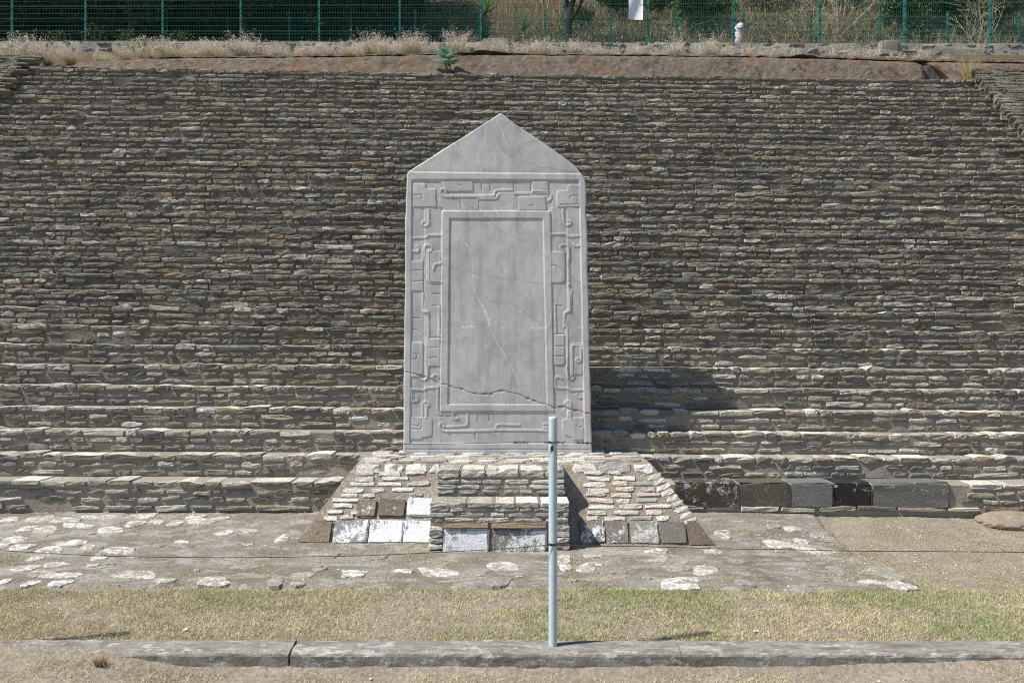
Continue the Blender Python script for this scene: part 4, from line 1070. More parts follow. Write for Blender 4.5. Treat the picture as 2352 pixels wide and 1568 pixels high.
# ------------------------------------------------------------------ concrete kerb
kerb = empty('concrete_kerb', (0, 5.25, -.2)); tag(kerb, 'low cracked concrete kerb in front of the strip of dry lawn', 'kerb'); KO = np.array(kerb.location)
def kerb_seg(xa, xb, ra, rb, seed):
    n = int((xb - xa) / .035); prof = [(5.150, -.42), (5.142, -.25), (5.140, -.172), (5.146, -.158), (5.166, -.146), (5.22, -.141), (5.29, -.140), (5.345, -.143), (5.362, -.155), (5.366, -.30)]
    V = []
    for i in range(n + 1):
        x = lerp(xa, xb, i / n)
        for j, (py, pz_) in enumerate(prof):
            e = 0
            if i == 0: e = ra * (.3 + .6 * vnoise(j * 2.3, seed))
            if i == n: e = -rb * (.4 + .8 * vnoise(j * 2.3, seed + 5))
            yy = py + .006 * vnoise(x * 3, pz_ * 8, seed) + .003 * vnoise(x * 15, j, seed); zz = pz_ + (.004 * vnoise(x * 2.2, py * 5, seed) + .0025 * vnoise(x * 16, j * 2, seed) if j not in (0, 9) else 0) - .002 * x * (x > 0)
            V.append((x + e, yy, zz))
    m = len(prof); Q = []
    for i in range(n):
        for j in range(m - 1): a = i * m + j; Q.append([a, a + m, a + m + 1, a + 1])
    T = []
    for j in range(1, m - 1): T.append([0, j, j + 1]); T.append([n * m, n * m + j + 1, n * m + j])
    link('kerb_segment', mesh_np('kerb_segment', np.array(V) - KO, [np.array(Q), np.array(T)]), M_CONC, kerb)
kx = PX(670, 5.2); kj = PX(1561, 5.2)
kerb_seg(-7.5, kx - .003, 0, .010, 1); kerb_seg(kx + .003, kj - .001, .012, .002, 2); kerb_seg(kj + .001, 7.5, .002, 0, 3)

# ------------------------------------------------------------------ poles and wire
PD = 5.26
def make_pole(x, label):
    L, R, k = 1.505, .0285, 24; nz_ = 90; V = []; tint = []
    a = np.arange(k) * 2 * math.pi / k
    zs = np.linspace(-.06, L, nz_)
    for z in zs:
        for t in a:
            V.append((R * math.cos(t), R * math.sin(t), z))
            f = 0.0
            dx = math.cos(t) * R + .006; up = L - z
            if math.sin(t) < -.1:
                r = math.hypot(dx / .010, (up - .205) / .022); f = max(f, 1.0 - .5 * r)
                f = max(f, .62 - 1.0 * math.hypot(dx / .004, (up - .25) / .03))
            f = max(f, .8 - abs(up - .842) / .014, .62 - abs(up - .005) / .006)
            tint.append((max(0, f), 0, 0))
    n0 = len(V)
    for z in (L, L - .10):
        for t in a: V.append((R * .86 * math.cos(t), R * .86 * math.sin(t), z)); tint.append((.35 if z == L else .9, 0, 0))
    Q = [[i * k + j, i * k + (j + 1) % k, (i + 1) * k + (j + 1) % k, (i + 1) * k + j] for i in range(nz_ - 1) for j in range(k)]
    e = (nz_ - 1) * k
    Q += [[e + j, e + (j + 1) % k, n0 + (j + 1) % k, n0 + j] for j in range(k)] + [[n0 + j, n0 + (j + 1) % k, n0 + k + (j + 1) % k, n0 + k + j] for j in range(k)]
    V.append((0, 0, L - .10)); tint.append((1, 0, 0)); T = [[n0 + k + j, n0 + k + (j + 1) % k, len(V) - 1] for j in range(k)]
    o = link('metal_pole', mesh_np('metal_pole', np.array(V), [np.array(Q), np.array(T)], np.array(tint), True), M_POLE, None, (x, PD, -.141))
    tag(o, label, 'pole'); return o
px0 = PX(1270, PD)
pole = make_pole(px0, 'pale blue metal pole with rust spots standing on the kerb')
pl2 = pole.copy(); COL.objects.link(pl2); pl2.location.x = px0 - 4.10; pl2['label'] = 'pale blue pole whose shadow falls at the left edge of the lawn'
pl3 = pole.copy(); COL.objects.link(pl3); pl3.location.x = px0 + 4.4; pl3['label'] = 'pale blue pole on the kerb past the right end of the wires'
def span(xa, xb, za, zb, sag, n, wig=.002, seed=0):
    t = np.linspace(0, 1, n); x = lerp(xa, xb, t); z = lerp(za, zb, t) - sag * 4 * t * (1 - t) + wig * vnoise(x * 2.2, seed) * 2
    y = PD - .034 + wig * vnoise(x * 2.6, seed + 9) + 0 * t
    return np.stack([x, y, z], 1)
RUST, DARK = np.array([.10, .045, .025]), np.array([.055, .045, .04])
def wire_thing(label, zp, left, right, barbs, col, sagl, sagr):
    w = empty('fence_wire', (px0, PD, zp)); tag(w, label, 'wire'); o = np.array(w.location)
    mb = MB()
    SL = span(px0 - 4.1, px0, left, zp, sagl, 90, seed=zp * 9); SR = span(px0, px0 + 4.4, zp, right, sagr, 90, seed=zp * 7)
    mb.tube(SL - o, .0026, 5, col); mb.tube(SR - o, .0026, 5, col)
    link('strand', mb.mesh('strand', True), M_WIRE, w)
    mb = MB(); a = np.linspace(0, 2 * math.pi * 2, 40)
    mb.tube(np.stack([.0315 * np.cos(a), .0315 * np.sin(a), .004 * np.sin(a * .5) - .002 + .003 * a / 12], 1), .0024, 5, col * 1.1)
    link('tie_loop', mb.mesh('tie_loop', True), M_WIRE, w)
    for (xa, xb, amp) in barbs:
        mb = MB(); t = np.linspace(0, 1, 44); x = px0 + lerp(xa, xb, t)
        P_ = SL if xb <= 0 else SR
        zc = np.interp(x, P_[:, 0], P_[:, 2]); yc = PD - .034
        ph = t * 2 * math.pi * max(1, abs(xb - xa) / .055)
        env = np.sin(np.pi * t) ** .5
        for s in (1, -1): mb.tube(np.stack([x, yc + s * amp * np.cos(ph) * env, zc + s * amp * np.sin(ph) * env], 1) - o, .0022, 5, RUST * .8 if amp > .006 else col)
        for xe in (xa, xb):
            zc_ = float(np.interp(px0 + xe, P_[:, 0], P_[:, 2]))
            for s in (-1, 1): mb.tube(np.array([[px0 + xe - .004, yc, zc_ - .004 * s], [px0 + xe + .003 * s, yc - .006, zc_ + .004], [px0 + xe + .006 * s, yc - .004, zc_ + .014 * s]]) - o, .0018, 4, col)
        link('twist', mb.mesh('twist', True), M_WIRE, w)
    return w
zu = PZ(1015.5, PD - .034); zl = PZ(1249.5, PD - .034)
wire_thing('upper wire with barbed twists tied round the pale blue pole near its top', zu, zu + .020, zu - .055, [(-.258, -.165, .008), (-.055, -.03, .004), (.032, .07, .004), (.155, .255, .006)], DARK, .018, -.004)
wire_thing('lower rusty wire tied round the pale blue pole halfway down', zl, zl - .01, zl - .045, [(.032, .10, .004)], RUST * .75, .080, .022)

# ------------------------------------------------------------------ lawn and ground cover
def blades(name, x, y, z, L, wd, lean, col, seed, parent=None, mat=None):
    r_ = np.random.default_rng(seed); N = len(x); a = r_.uniform(0, 2 * math.pi, N); b = r_.uniform(0, 2 * math.pi, N)
    dx, dy = np.cos(a), np.sin(a); wx, wy_ = np.cos(b) * wd / 2, np.sin(b) * wd / 2
    base = np.stack([x, y, z], 1); Wv = np.stack([wx, wy_, 0 * x], 1)
    mid = base + np.stack([dx * np.sin(lean) * L * .5, dy * np.sin(lean) * L * .5, np.cos(lean) * L * .55], 1)
    tip = base + np.stack([dx * np.sin(lean) * L * 1.1, dy * np.sin(lean) * L * 1.1, np.cos(lean) * L * .9], 1)
    V = np.stack([base - Wv, base + Wv, mid + Wv * .8, mid - Wv * .8, tip], 1).reshape(-1, 3)
    o = np.arange(N)[:, None] * 5
    Q = o + np.array([[0, 1, 2, 3]]); T = o + np.array([[3, 2, 4]])
    return link(name, mesh_np(name, V, [Q, T], np.repeat(col, 5, axis=0)), mat or M_BLADE, parent)
def grass_cols(x, y, r_, green):
    N = len(x); straw = np.array([.64, .57, .37]); gr = np.array([.29, .38, .14]); dead = np.array([.45, .36, .24])
    f = np.clip(green + r_.normal(0, .28, N), 0, 1)[:, None]
    c = straw * (1 - f) + gr * f; m = r_.random(N) < .2; c[m] = dead
    return c * r_.uniform(.65, 1.25, (N, 1))
r_ = np.random.default_rng(13)
N = 330000; x = r_.uniform(-4.8, 5.0, N); y = r_.uniform(5.33, 6.95, N)
edge = 6.56 + .06 * fbm(x * 2.2, 3.3) + .03 * np.sin(x * 4)
edge = np.where(x > 2.55, edge + .02, edge)
dens = .52 + 1.5 * fbm(x * 2.2, y * 3.2, 0, 4) + .15 * sstep(6.2, 6.5, y)
k = ((y < edge) & (r_.random(N) < np.clip(dens + .25, .12, 1))) | ((y >= edge) & (r_.random(N) < .035 * np.exp(-(y - edge) * 6)))
x, y = x[k], y[k]
green = .30 + 1.3 * fbm(x * .9 + 2, y * 1.6 + 1, 3, 4) + .40 * sstep(6.0, 6.5, y) * (sstep(2.3, 2.9, x) + (1 - sstep(-3.2, -1.0, x)) * .75) - .08
N = len(x); print('lawn blades', N)
lawn = blades('lawn_grass', x, y, gz(x, y) + .004, r_.uniform(.012, .034, N) * (1 + .5 * np.clip(green, 0, 1)), r_.uniform(.0022, .0045, N), r_.uniform(.3, 1.25, N), grass_cols(x, y, r_, green), 2)
tag(lawn, 'strip of short dry lawn with greener patches behind the kerb', kind='stuff')
# thatch and sprigs in the paving joints and on the bare earth to the right
N = 200000; x = r_.uniform(-5.2, 5.6, N); y = r_.uniform(6.5, 8.75, N)
m1 = fbm(x * 1.8 + 9, y * 2.2, 1, 4)
k = (m1 > .05) & (r_.random(N) < np.clip((m1 - .05) * 2.6, 0, .7)) & ~((x > -2.2) & (x < 2.05) & (y > 7.62))
k |= (np.abs(y - 7.72) < .05) & (x > -2.2) & (x < 2.1) & (r_.random(N) < .8) & (fbm(x * 3, 1.0) > -.1)
k |= (x > 3.35) & (r_.random(N) < .13 + .30 * (fbm(x * 2, y * 2, 8) > .1)); x, y = x[k], y[k]; N = len(x); print('thatch', N)
cover = blades('dry_grass', x, y, gz(x, y) + .03 * (pave_mask(x, y) > 0) + .003, r_.uniform(.010, .03, N), r_.uniform(.002, .004, N), r_.uniform(.6, 1.45, N), grass_cols(x, y, r_, np.full(N, .22)) * .95, 3)
tag(cover, 'thin dry grass in the joints of the paving', kind='stuff')
# in front of the kerb
N = 70000; x = r_.uniform(-4.4, 4.4, N); y = r_.uniform(4.45, 5.13, N); m1 = fbm(x * 2.4, y * 3 + 7, 2, 4)
k = r_.random(N) < np.clip(.34 + m1 * 1.7, .04, 1); x, y = x[k], y[k]; N = len(x)
fg = blades('verge_grass', x, y, gz(x, y) + .003, r_.uniform(.012, .036, N), r_.uniform(.002, .004, N), r_.uniform(.4, 1.4, N), grass_cols(x, y, r_, .05 + .4 * fbm(x, y, 4)), 4)
tag(fg, 'patchy straw coloured grass on the earth before the kerb', kind='stuff')
# pebbles on the earth
N = 900; x = np.concatenate([r_.uniform(-4.4, 4.6, 500), r_.uniform(2.6, 5.4, 400)]); y = np.concatenate([r_.uniform(4.6, 8.5, 500), r_.uniform(6.9, 8.6, 400)])
k = ~((x > -2.3) & (x < 2.2) & (y > 7.3)) & ~((y > 5.1) & (y < 5.4)); x, y = x[k], y[k]; sz_ = r_.uniform(.004, .013, len(x))
ov = np.array([[1, 0, 0], [-1, 0, 0], [0, 1, 0], [0, -1, 0], [0, 0, .7], [0, 0, -.7]]); ot = np.array([[0, 2, 4], [2, 1, 4], [1, 3, 4], [3, 0, 4], [2, 0, 5], [1, 2, 5], [3, 1, 5], [0, 3, 5]])
V = (ov[None] * sz_[:, None, None] * r_.uniform(.7, 1.3, (len(x), 6, 1)) + np.stack([x, y, gz(x, y) + .03 * (pave_mask(x, y) > 0) + .004], 1)[:, None]).reshape(-1, 3)
T = (ot[None] + (np.arange(len(x)) * 6)[:, None, None]).reshape(-1, 3)
pb = link('pebbles', mesh_np('pebbles', V, T, np.repeat(np.array([.42, .39, .34]) * r_.uniform(.5, 1.5, (len(x), 1)), 6, axis=0)), M_PAPER)
tag(pb, 'small pale pebbles strewn over earth and paving', kind='stuff')

# litter
def scrap(xd, yd, w, col, label):
    d = 6.0
    for _ in range(10): d = (EYE - float(gz(PX(xd, d), d)) - .02) * F / (yd - 784)
    n = 4; V = [(w * (i / n - .5), w * .7 * (j / n - .5), .006 * vnoise(i * 1.7, j * 1.9, xd)) for j in range(n + 1) for i in range(n + 1)]
    V = np.array(V); V2 = np.concatenate([V, V - np.array([0, 0, .0015])]); nb = len(V)
    Q = [[j * (n + 1) + i, j * (n + 1) + i + 1, (j + 1) * (n + 1) + i + 1, (j + 1) * (n + 1) + i] for j in range(n) for i in range(n)]
    rim = [(i, i + 1) for i in range(n)] + [(j * (n + 1) + n, (j + 1) * (n + 1) + n) for j in range(n)] + [(n * (n + 1) + i + 1, n * (n + 1) + i) for i in range(n)] + [((j + 1) * (n + 1), j * (n + 1)) for j in range(n)]
    Qs = Q + [[a + nb for a in q[::-1]] for q in Q] + [[b, a, a + nb, b + nb] for a, b in rim]
    o = link('paper_scrap', mesh_np('paper_scrap', V2, np.array(Qs), col), M_PAPER, None, (PX(xd, d), d, float(gz(PX(xd, d), d)) + .016)); o.rotation_euler = (.25, .1, xd)
    tag(o, label, 'litter', 'litter on the lawn')
scrap(426, 1443, .032, (.62, .63, .66), 'crumpled whitish scrap lying on the left part of the lawn')
scrap(619, 1419, .03, (.10, .16, .45), 'small blue scrap lying on the lawn left of the pole')
scrap(1604, 1380, .03, (.25, .55, .65), 'small light blue scrap at the back edge of the lawn')
scrap(1737, 1446, .045, (.7, .7, .68), 'white paper scrap on the lawn right of the shadow of the pole')
scrap(1580, 1427, .028, (.66, .64, .6), 'small white scrap on the lawn between pole and paper scrap')

# dry clump of roots in front of the kerb
def tuft(name, N, H, spread, colf, seed, wd=.004):
    r = np.random.default_rng(seed); a = r.uniform(0, 2 * math.pi, N); rad = spread * np.sqrt(r.random(N)) * .25
    L = H * r.uniform(.55, 1.05, N); ln = r.uniform(.05, .75, N) * (spread / H) * 1.2
    steps = 4; P = []
    for s in range(steps + 1):
        t = s / steps; P.append(np.stack([np.cos(a) * (rad + np.sin(ln) * L * t ** 1.6), np.sin(a) * (rad + np.sin(ln) * L * t ** 1.6), np.cos(ln * t) * L * t], 1))
    b = r.uniform(0, 2 * math.pi, N); W_ = np.stack([np.cos(b), np.sin(b), 0 * b], 1) * wd / 2
    return P, W_, L, r
def blade_tuft(N, H, spread, c0, c1, seed, wd=.006):
    P, W_, L, r = tuft('', N, H, spread, None, seed, wd); k = len(P); V = []; C = []
    sh = r.uniform(.7, 1.25, (N, 1))
    for s, p in enumerate(P):
        f = 1 - .85 * s / (k - 1); V += [p - W_ * f, p + W_ * f]; t = s / (k - 1); c = (np.array(c0) * (1 - t) + np.array(c1) * t) * sh; C += [c, c]
    V = np.stack(V, 1); C = np.stack(C, 1); o = np.arange(N)[:, None, None] * 2 * k
    q = np.array([[2 * s, 2 * s + 1, 2 * s + 3, 2 * s + 2] for s in range(k - 1)])[None]
    return V.reshape(-1, 3), (o + q).reshape(-1, 4), C.reshape(-1, 3), P[-1], r
def plume_tuft(name, N, H, spread, base_c, tip_c, plume_c, seed, nplume, group, label, loc, sc=1.0):
    t = empty(name, loc); t.scale = (sc, sc, sc); tag(t, label, 'grass tuft', group)
    V, Q, C, tips, r = blade_tuft(N, H * .62, spread * .8, base_c, tip_c, seed); tag(link('blades', mesh_np('blades', V, Q, C), M_BLADE, t), kind='stuff')
    if nplume:
        V, Q, C, tips, r = blade_tuft(nplume, H * 1.0, spread * .85, tip_c, plume_c, seed + 1, .004); tag(link('stalks', mesh_np('stalks', V, Q, C), M_BLADE, t), kind='stuff')
        m = 14; tp = np.repeat(tips, m, 0); n = len(tp)
        dirn = tips / (np.linalg.norm(tips, axis=1)[:, None] + 1e-6); dd = np.repeat(dirn, m, 0)
        c = tp + dd * r.uniform(-.20, .08, (n, 1)) * H + r.normal(0, .016 * H / .4, (n, 3)); u = r.normal(0, 1, (n, 3)); u /= np.linalg.norm(u, axis=1)[:, None]; w = r.normal(0, 1, (n, 3)); w /= np.linalg.norm(w, axis=1)[:, None]
        s_ = r.uniform(.007, .016, (n, 1)); V = np.stack([c - u * s_ * 1.6, c + w * s_ * .5, c + u * s_ * 1.6], 1).reshape(-1, 3)
        col = np.array(plume_c) * r.uniform(.75, 1.2, (n, 1)); tag(link('plumes', mesh_np('plumes', V, np.arange(3 * n).reshape(-1, 3), np.repeat(col, 3, 0)), M_BLADE, t), kind='stuff')
    return t
PINK, CREAM = (.70, .61, .51), (.66, .60, .46)
GB, OB = (.16, .19, .07), (.33, .17, .06)
def crest_at(xp, dy=.0):
    d = TOP_Y + .50 + dy * .5; X0 = PX(xp, d); yy = d + float(wy(X0)); return (X0, yy, float(crest_z(X0)) + .03 + .36 * dy * .5)
protos = [plume_tuft('grass_tuft', 230, .44, .34, GB, (.40, .38, .20), PINK, 1, 95, 'plume grass tufts along the top of the wall', 'pinkish plume grass tuft among its like on the top of the wall', crest_at(70)),
          plume_tuft('grass_tuft', 200, .36, .34, (.22, .21, .10), (.46, .41, .24), CREAM, 5, 85, 'plume grass tufts along the top of the wall', 'pinkish plume grass tuft among its like on the top of the wall', crest_at(110))]
POSTS = [28, 197, 374, 553, 733, 918, 1104, 1296, 1489, 1685, 1883, 2078, 2275]
ORD = ['first', 'second', 'third', 'fourth', 'fifth', 'sixth', 'seventh', 'eighth', 'ninth', 'tenth', 'eleventh', 'twelfth', 'thirteenth']
spots = [12, 48, 92, 128, 235, 268, 300, 345, 392, 420, 445, 470, 495, 518, 560, 580, 604, 628, 650, 672, 712, 740, 765, 830, 852, 875, 898, 930, 952, 975, 998, 1118, 1145, 1185, 1215, 1250, 1310, 1340, 1370, 1405, 1465, 1510, 1550, 1600, 1640, 1670, 1720, 1755, 1790, 1830, 1910, 1960, 2010, 2060, 2130, 2190]
def tuft_label(xp):
    i = sum(1 for q in POSTS if q <= xp)
    if i == 0: return 'plume grass tuft at the far left end, before the first post of the taller fence'
    mates = [q for q in spots if sum(1 for p in POSTS if p <= q) == i]; k = mates.index(xp)
    return f'{ORD[k]} plume tuft from the left between {ORD[i - 1]} and {ORD[i]} posts of the taller fence'
rg = np.random.default_rng(77)
for i, xp in enumerate(spots):
    c = protos[i] if i < 2 else copy_tree(protos[i % 2]); c['label'] = tuft_label(xp); dy = rg.uniform(0, .9); c.location = crest_at(xp + rg.uniform(-8, 8), dy); c.rotation_euler = (0, 0, rg.uniform(0, 6.28))
    s = rg.uniform(.75, 1.15) * 1.0 * (.75 if xp < 40 else 1.3 if xp < 350 else 1.08 if 450 < xp < 1000 else .9 if xp > 1700 else .95) * (.62 if 215 < xp < 345 else 1); c.scale = (s * rg.uniform(.9, 1.2), s, s * rg.uniform(.85, 1.1))
plume_tuft('grass_tuft', 220, .42, .40, OB, (.46, .32, .16), PINK, 21, 120, 'plume grass tufts along the top of the wall', 'plume grass tuft with rusty orange base near the left end of the wall top', crest_at(172))
plume_tuft('grass_tuft', 260, .56, .46, (.25, .22, .07), (.44, .38, .18), PINK, 25, 170, 'plume grass tufts along the top of the wall', 'largest pinkish plume tuft right beside the broad leaved plant', crest_at(1052))
plume_tuft('grass_tuft', 190, .40, .36, (.26, .20, .07), (.42, .36, .18), PINK, 29, 110, 'plume grass tufts along the top of the wall', 'yellow green based plume tuft rooted on the plaster edge left of the leafy plant', crest_at(806))
d = TOP_Y + .12
plume_tuft('grass_tuft', 300, .80, .62, (.42, .32, .13), (.56, .46, .24), CREAM, 33, 0, 'plume grass tufts along the top of the wall', 'dry straw yellow tuft growing beside the broken gap in the plaster', (PX(2236, d), d + .1, PZ(180, d)))
# clump of dead roots before the kerb
V, Q, C, _, _ = blade_tuft(160, .075, .11, (.30, .20, .10), (.48, .36, .20), 41, .004)
t = link('dead_tuft', mesh_np('dead_tuft', V, Q, C), M_BLADE, None, (PX(232, 5.08), 5.07, float(gz(PX(232, 5.08), 5.07)))); tag(t, 'dead brown grass clump against the front of the kerb', 'grass tuft')

# ------------------------------------------------------------------ leaves and woody plants
ORD = ['first', 'second', 'third', 'fourth', 'fifth', 'sixth', 'seventh', 'eighth', 'ninth', 'tenth', 'eleventh', 'twelfth', 'thirteenth']
def leaf_cards(cent, size, cols, rgx, asp=1.9, flat=0.0):
    n = len(cent); u = rgx.normal(0, 1, (n, 3)); u[:, 2] *= (1 - flat); u /= np.linalg.norm(u, axis=1)[:, None]
    w = rgx.normal(0, 1, (n, 3)); w -= u * (w * u).sum(1)[:, None]; w /= np.linalg.norm(w, axis=1)[:, None]
    s = np.broadcast_to(size, (n,))[:, None] * rgx.uniform(.6, 1.3, (n, 1)); nrm = np.cross(u, w)
    V = np.stack([cent - u * s * asp / 2, cent + w * s / 2 + nrm * s * .12, cent + u * s * asp / 2, cent - w * s / 2 + nrm * s * .12], 1).reshape(-1, 3)
    return V, np.arange(4 * n).reshape(-1, 4), np.repeat(cols, 4, 0)
def crown_points(n, clumps, rgx):
    """points spread through a set of ellipsoid clumps (x,y,z,rx,ry,rz)"""
    cl = np.array(clumps, float); vol = cl[:, 3] * cl[:, 4] * cl[:, 5]; pick = rgx.choice(len(cl), n, p=vol / vol.sum())
    d = rgx.normal(0, 1, (n, 3)); d /= np.linalg.norm(d, axis=1)[:, None]; r = rgx.random(n) ** .45
    return cl[pick, :3] + d * r[:, None] * cl[pick, 3:6], pick
def branchy(mb, p, dirn, L, R, depth, rgx, col, spread=.6, kids=3):
    n = 5; P = [np.array(p)]; d = np.array(dirn, float); d /= np.linalg.norm(d)
    for i in range(n): d = d + rgx.normal(0, .10, 3); d /= np.linalg.norm(d); P.append(P[-1] + d * L / n)
    mb.tube(P, np.linspace(R, R * .55, n + 1), 5 if depth > 1 else 4, col, cap=False)
    if depth:
        for k in range(kids):
            i = rgx.integers(2, n + 1); nd = d + rgx.normal(0, spread, 3); nd[2] = abs(nd[2]) * .8 + .15
            branchy(mb, P[i], nd, L * rgx.uniform(.5, .8), R * .55, depth - 1, rgx, col, spread, kids)
def tree(name, label, cat, group, loc, trunk_h, trunk_r, clumps, nleaf, lsize, cols, seed, bark=(.09, .075, .06), asp=1.9):
    r = np.random.default_rng(seed); t = empty(name, loc); tag(t, label, cat, group)
    mb = MB(); cl = np.array(clumps, float); top = np.array([0, 0, trunk_h])
    k = 6; P = [np.array([.05 * math.sin(i * 1.3 + seed), .05 * math.cos(i * 1.7), -.2 + (trunk_h + .2) * i / k]) for i in range(k + 1)]
    mb.tube(P, np.linspace(trunk_r, trunk_r * .6, k + 1), 8, bark)
    for c in cl:
        a = P[-1 if len(cl) > 1 else -2] * r.uniform(.75, 1.0); e = c[:3]; m_ = (a + e) / 2 + r.normal(0, .12, 3)
        mb.tube([a, (a + m_) / 2 + r.normal(0, .04, 3), m_, e], [trunk_r * .45, trunk_r * .36, trunk_r * .26, trunk_r * .1], 5, bark)
    link('trunk', mb.mesh('trunk', True), M_BARK, t)
    pts, pick = crown_points(nleaf, clumps, r); cc = np.array(cols)[r.integers(0, len(cols), nleaf)] * r.uniform(.6, 1.35, (nleaf, 1)) * (.75 + .5 * r.random(len(cl)))[pick][:, None]
    V, Q, C = leaf_cards(pts, lsize, cc, r, asp); link('crown', mesh_np('crown', V, Q, C), M_LEAF, t); return t
DK = [(.028, .045, .02), (.04, .058, .024), (.05, .06, .03)]
rg = np.random.default_rng(55)
def hz(x, y): return float(terr(x, y))
# a row of big dense trees: the crowns close overhead, branches hang low to the ground
TREE_LAB = ['dense dark tree past the left edge that shades the path behind the fences'] * 3 + ['dense dark tree behind the ' + q + ' of the taller fence' for q in ('first post', 'second post', 'gap between second and third posts', 'gap between third and fourth posts', 'fourth post', 'fifth post', 'gap between fifth and sixth posts', 'sixth post')]
for i, (xp, d) in enumerate([(-420, 33.5), (-260, 32), (-110, 34), (30, 32.2), (170, 33.6), (300, 32), (430, 34), (560, 32.3), (690, 33.6), (800, 32.2), (900, 34.5)]):
    X0 = PX(xp, d); z0 = hz(X0, d); r = np.random.default_rng(100 + i); cl = []
    for q in range(10): cl.append((r.uniform(-2.2, 2.2), r.uniform(-3.4, 1.4), r.uniform(3.6, 5.6), r.uniform(1.1, 1.7), r.uniform(1.1, 1.7), r.uniform(.7, 1.2)))
    for q in range(7): cl.append((r.uniform(-1.8, 1.8), r.uniform(-1.3, .6), r.uniform(1.4, 3.0), r.uniform(.6, 1.1), r.uniform(.5, .9), r.uniform(.6, 1.0)))
    if xp > 850: cl = [c for c in cl if c[0] < .5]
    t = tree('dense_tree', TREE_LAB[i], 'tree', 'dark trees behind the fences', (X0, d, z0), 3.4, .17, cl, 12000, .13, DK, 200 + i)
# dark undergrowth below them
N = 90000; x = rg.uniform(-24, -3.9, N); y = back_y(x) + rg.uniform(.5, 6.5, N); z = terr(x, y) + rg.random(N) ** 1.4 * 2.2
k = fbm(x * .8, y * .8, z * .8) > -.2; V, Q, C = leaf_cards(np.stack([x, y, z], 1)[k], .10, np.array(DK)[rg.integers(0, 3, k.sum())] * rg.uniform(.7, 1.5, (k.sum(), 1)), rg)
tag(link('undergrowth', mesh_np('undergrowth', V, Q, C), M_LEAF), 'dark leafy undergrowth beneath the trees behind the left half of the fences', kind='stuff')
# dry grass and brush on the sunny part of the hillside
N = 42000; x = rg.uniform(-5.5, 21, N); y = back_y(x) + rg.uniform(.2, 8.5, N) ; z = terr(x, y)
k = rg.random(N) < .55 + .9 * fbm(x * .9, y * .9, 5); x, y, z = x[k], y[k], z[k]; N = len(x)
cb = np.array([(.25, .19, .12), (.33, .265, .17), (.43, .36, .24), (.18, .15, .095), (.16, .17, .085)])[rg.integers(0, 5, N)] * rg.uniform(.6, 1.3, (N, 1))
tag(blades('dry_brush', x, y, z, rg.uniform(.25, .95, N), rg.uniform(.010, .024, N), rg.uniform(.05, .6, N), cb, 6), 'tall dry brown grass covering the sunlit hillside', kind='stuff')
N = 16000; x = rg.uniform(-5, 21, N); y = back_y(x) + rg.uniform(.2, 7.5, N); z = terr(x, y) + rg.random(N) ** 2 * 1.0
k = fbm(x * .55 + 4, y * .55, z * .4) > .06; n = k.sum(); V, Q, C = leaf_cards(np.stack([x, y, z], 1)[k], .075, np.array([(.11, .12, .06), (.16, .15, .08), (.10, .14, .06)])[rg.integers(0, 3, n)] * rg.uniform(.6, 1.3, (n, 1)), rg)
tag(link('low_scrub', mesh_np('low_scrub', V, Q, C), M_LEAF), 'low grey green scrub among the dry grass of the hillside', kind='stuff')
# shrubs one can tell apart
GR = [(.10, .165, .06), (.14, .21, .075), (.07, .12, .045)]; OL = [(.18, .19, .085), (.23, .22, .10), (.14, .16, .07)]; YG = [(.16, .19, .05), (.2, .21, .07), (.11, .14, .04)]
for (xp, d, z_off, w, h, cols, lab, sd, nl) in [(1010, 33.2, 0, 1.4, 1.0, OL, 'dull olive shrub at the right end of the dark trees', 1, 2200), (1400, 34.5, .9, 1.6, 1.2, GR, 'dark green shrub high on the slope left of the white sheet', 2, 3500), (1520, 34.5, .8, 1.4, 1.3, GR, 'green shrub high on the slope right of the white sheet', 3, 3000),
        (1600, 32.8, .3, 2.2, 2.0, GR, 'broad dark green shrub on the slope left of the person in the cap', 4, 5200), (1640, 33.5, 1.2, 1.6, 1.3, YG, 'yellow green shrub top above the person in the cap', 5, 2600), (1760, 35, 1.3, 2.0, 1.2, OL, 'olive shrub high on the slope right of the person', 6, 3200), (1930, 35, .9, 2.0, 1.4, OL, 'sparse olive shrub behind the pale bare bushes', 7, 2600),
        (2075, 31.2, 0, 1.5, 1.9, GR, 'bright green feathery shrub behind the right end of the fences', 8, 5200), (2150, 31.8, .1, 2.0, 2.3, GR, 'tall green feathery shrub near the right end of the fences', 9, 6500), (2290, 31.2, .2, 2.4, 2.0, OL, 'brownish green shrub in the right corner of the slope', 10, 4500), (2235, 33, 1.4, 2.2, 1.6, YG, 'yellowish shrub crown above the tall green feathery one', 11, 3800), (1335, 33.5, .6, 1.0, .9, OL, 'small olive shrub behind the dark forked trunk', 12, 1500)]:
    X0 = PX(xp, d - .13 * PX(xp, d) * .0); yb = d; z0 = hz(X0, max(yb, float(back_y(X0)) + .3)); yb = max(yb, float(back_y(X0)) + .3); r = np.random.default_rng(300 + sd)
    cl = [(r.uniform(-.4, .4) * w, r.uniform(-.25, .25) * w, h * r.uniform(.35, .8) , w * r.uniform(.22, .36), w * r.uniform(.2, .3), h * r.uniform(.25, .42)) for _ in range(8)]
    tree('shrub', lab, 'shrub', 'shrubs on the hillside', (X0, yb, z0 + z_off * .3), h * .4, .05, cl, nl, .075, cols, 400 + sd, asp=2.6)
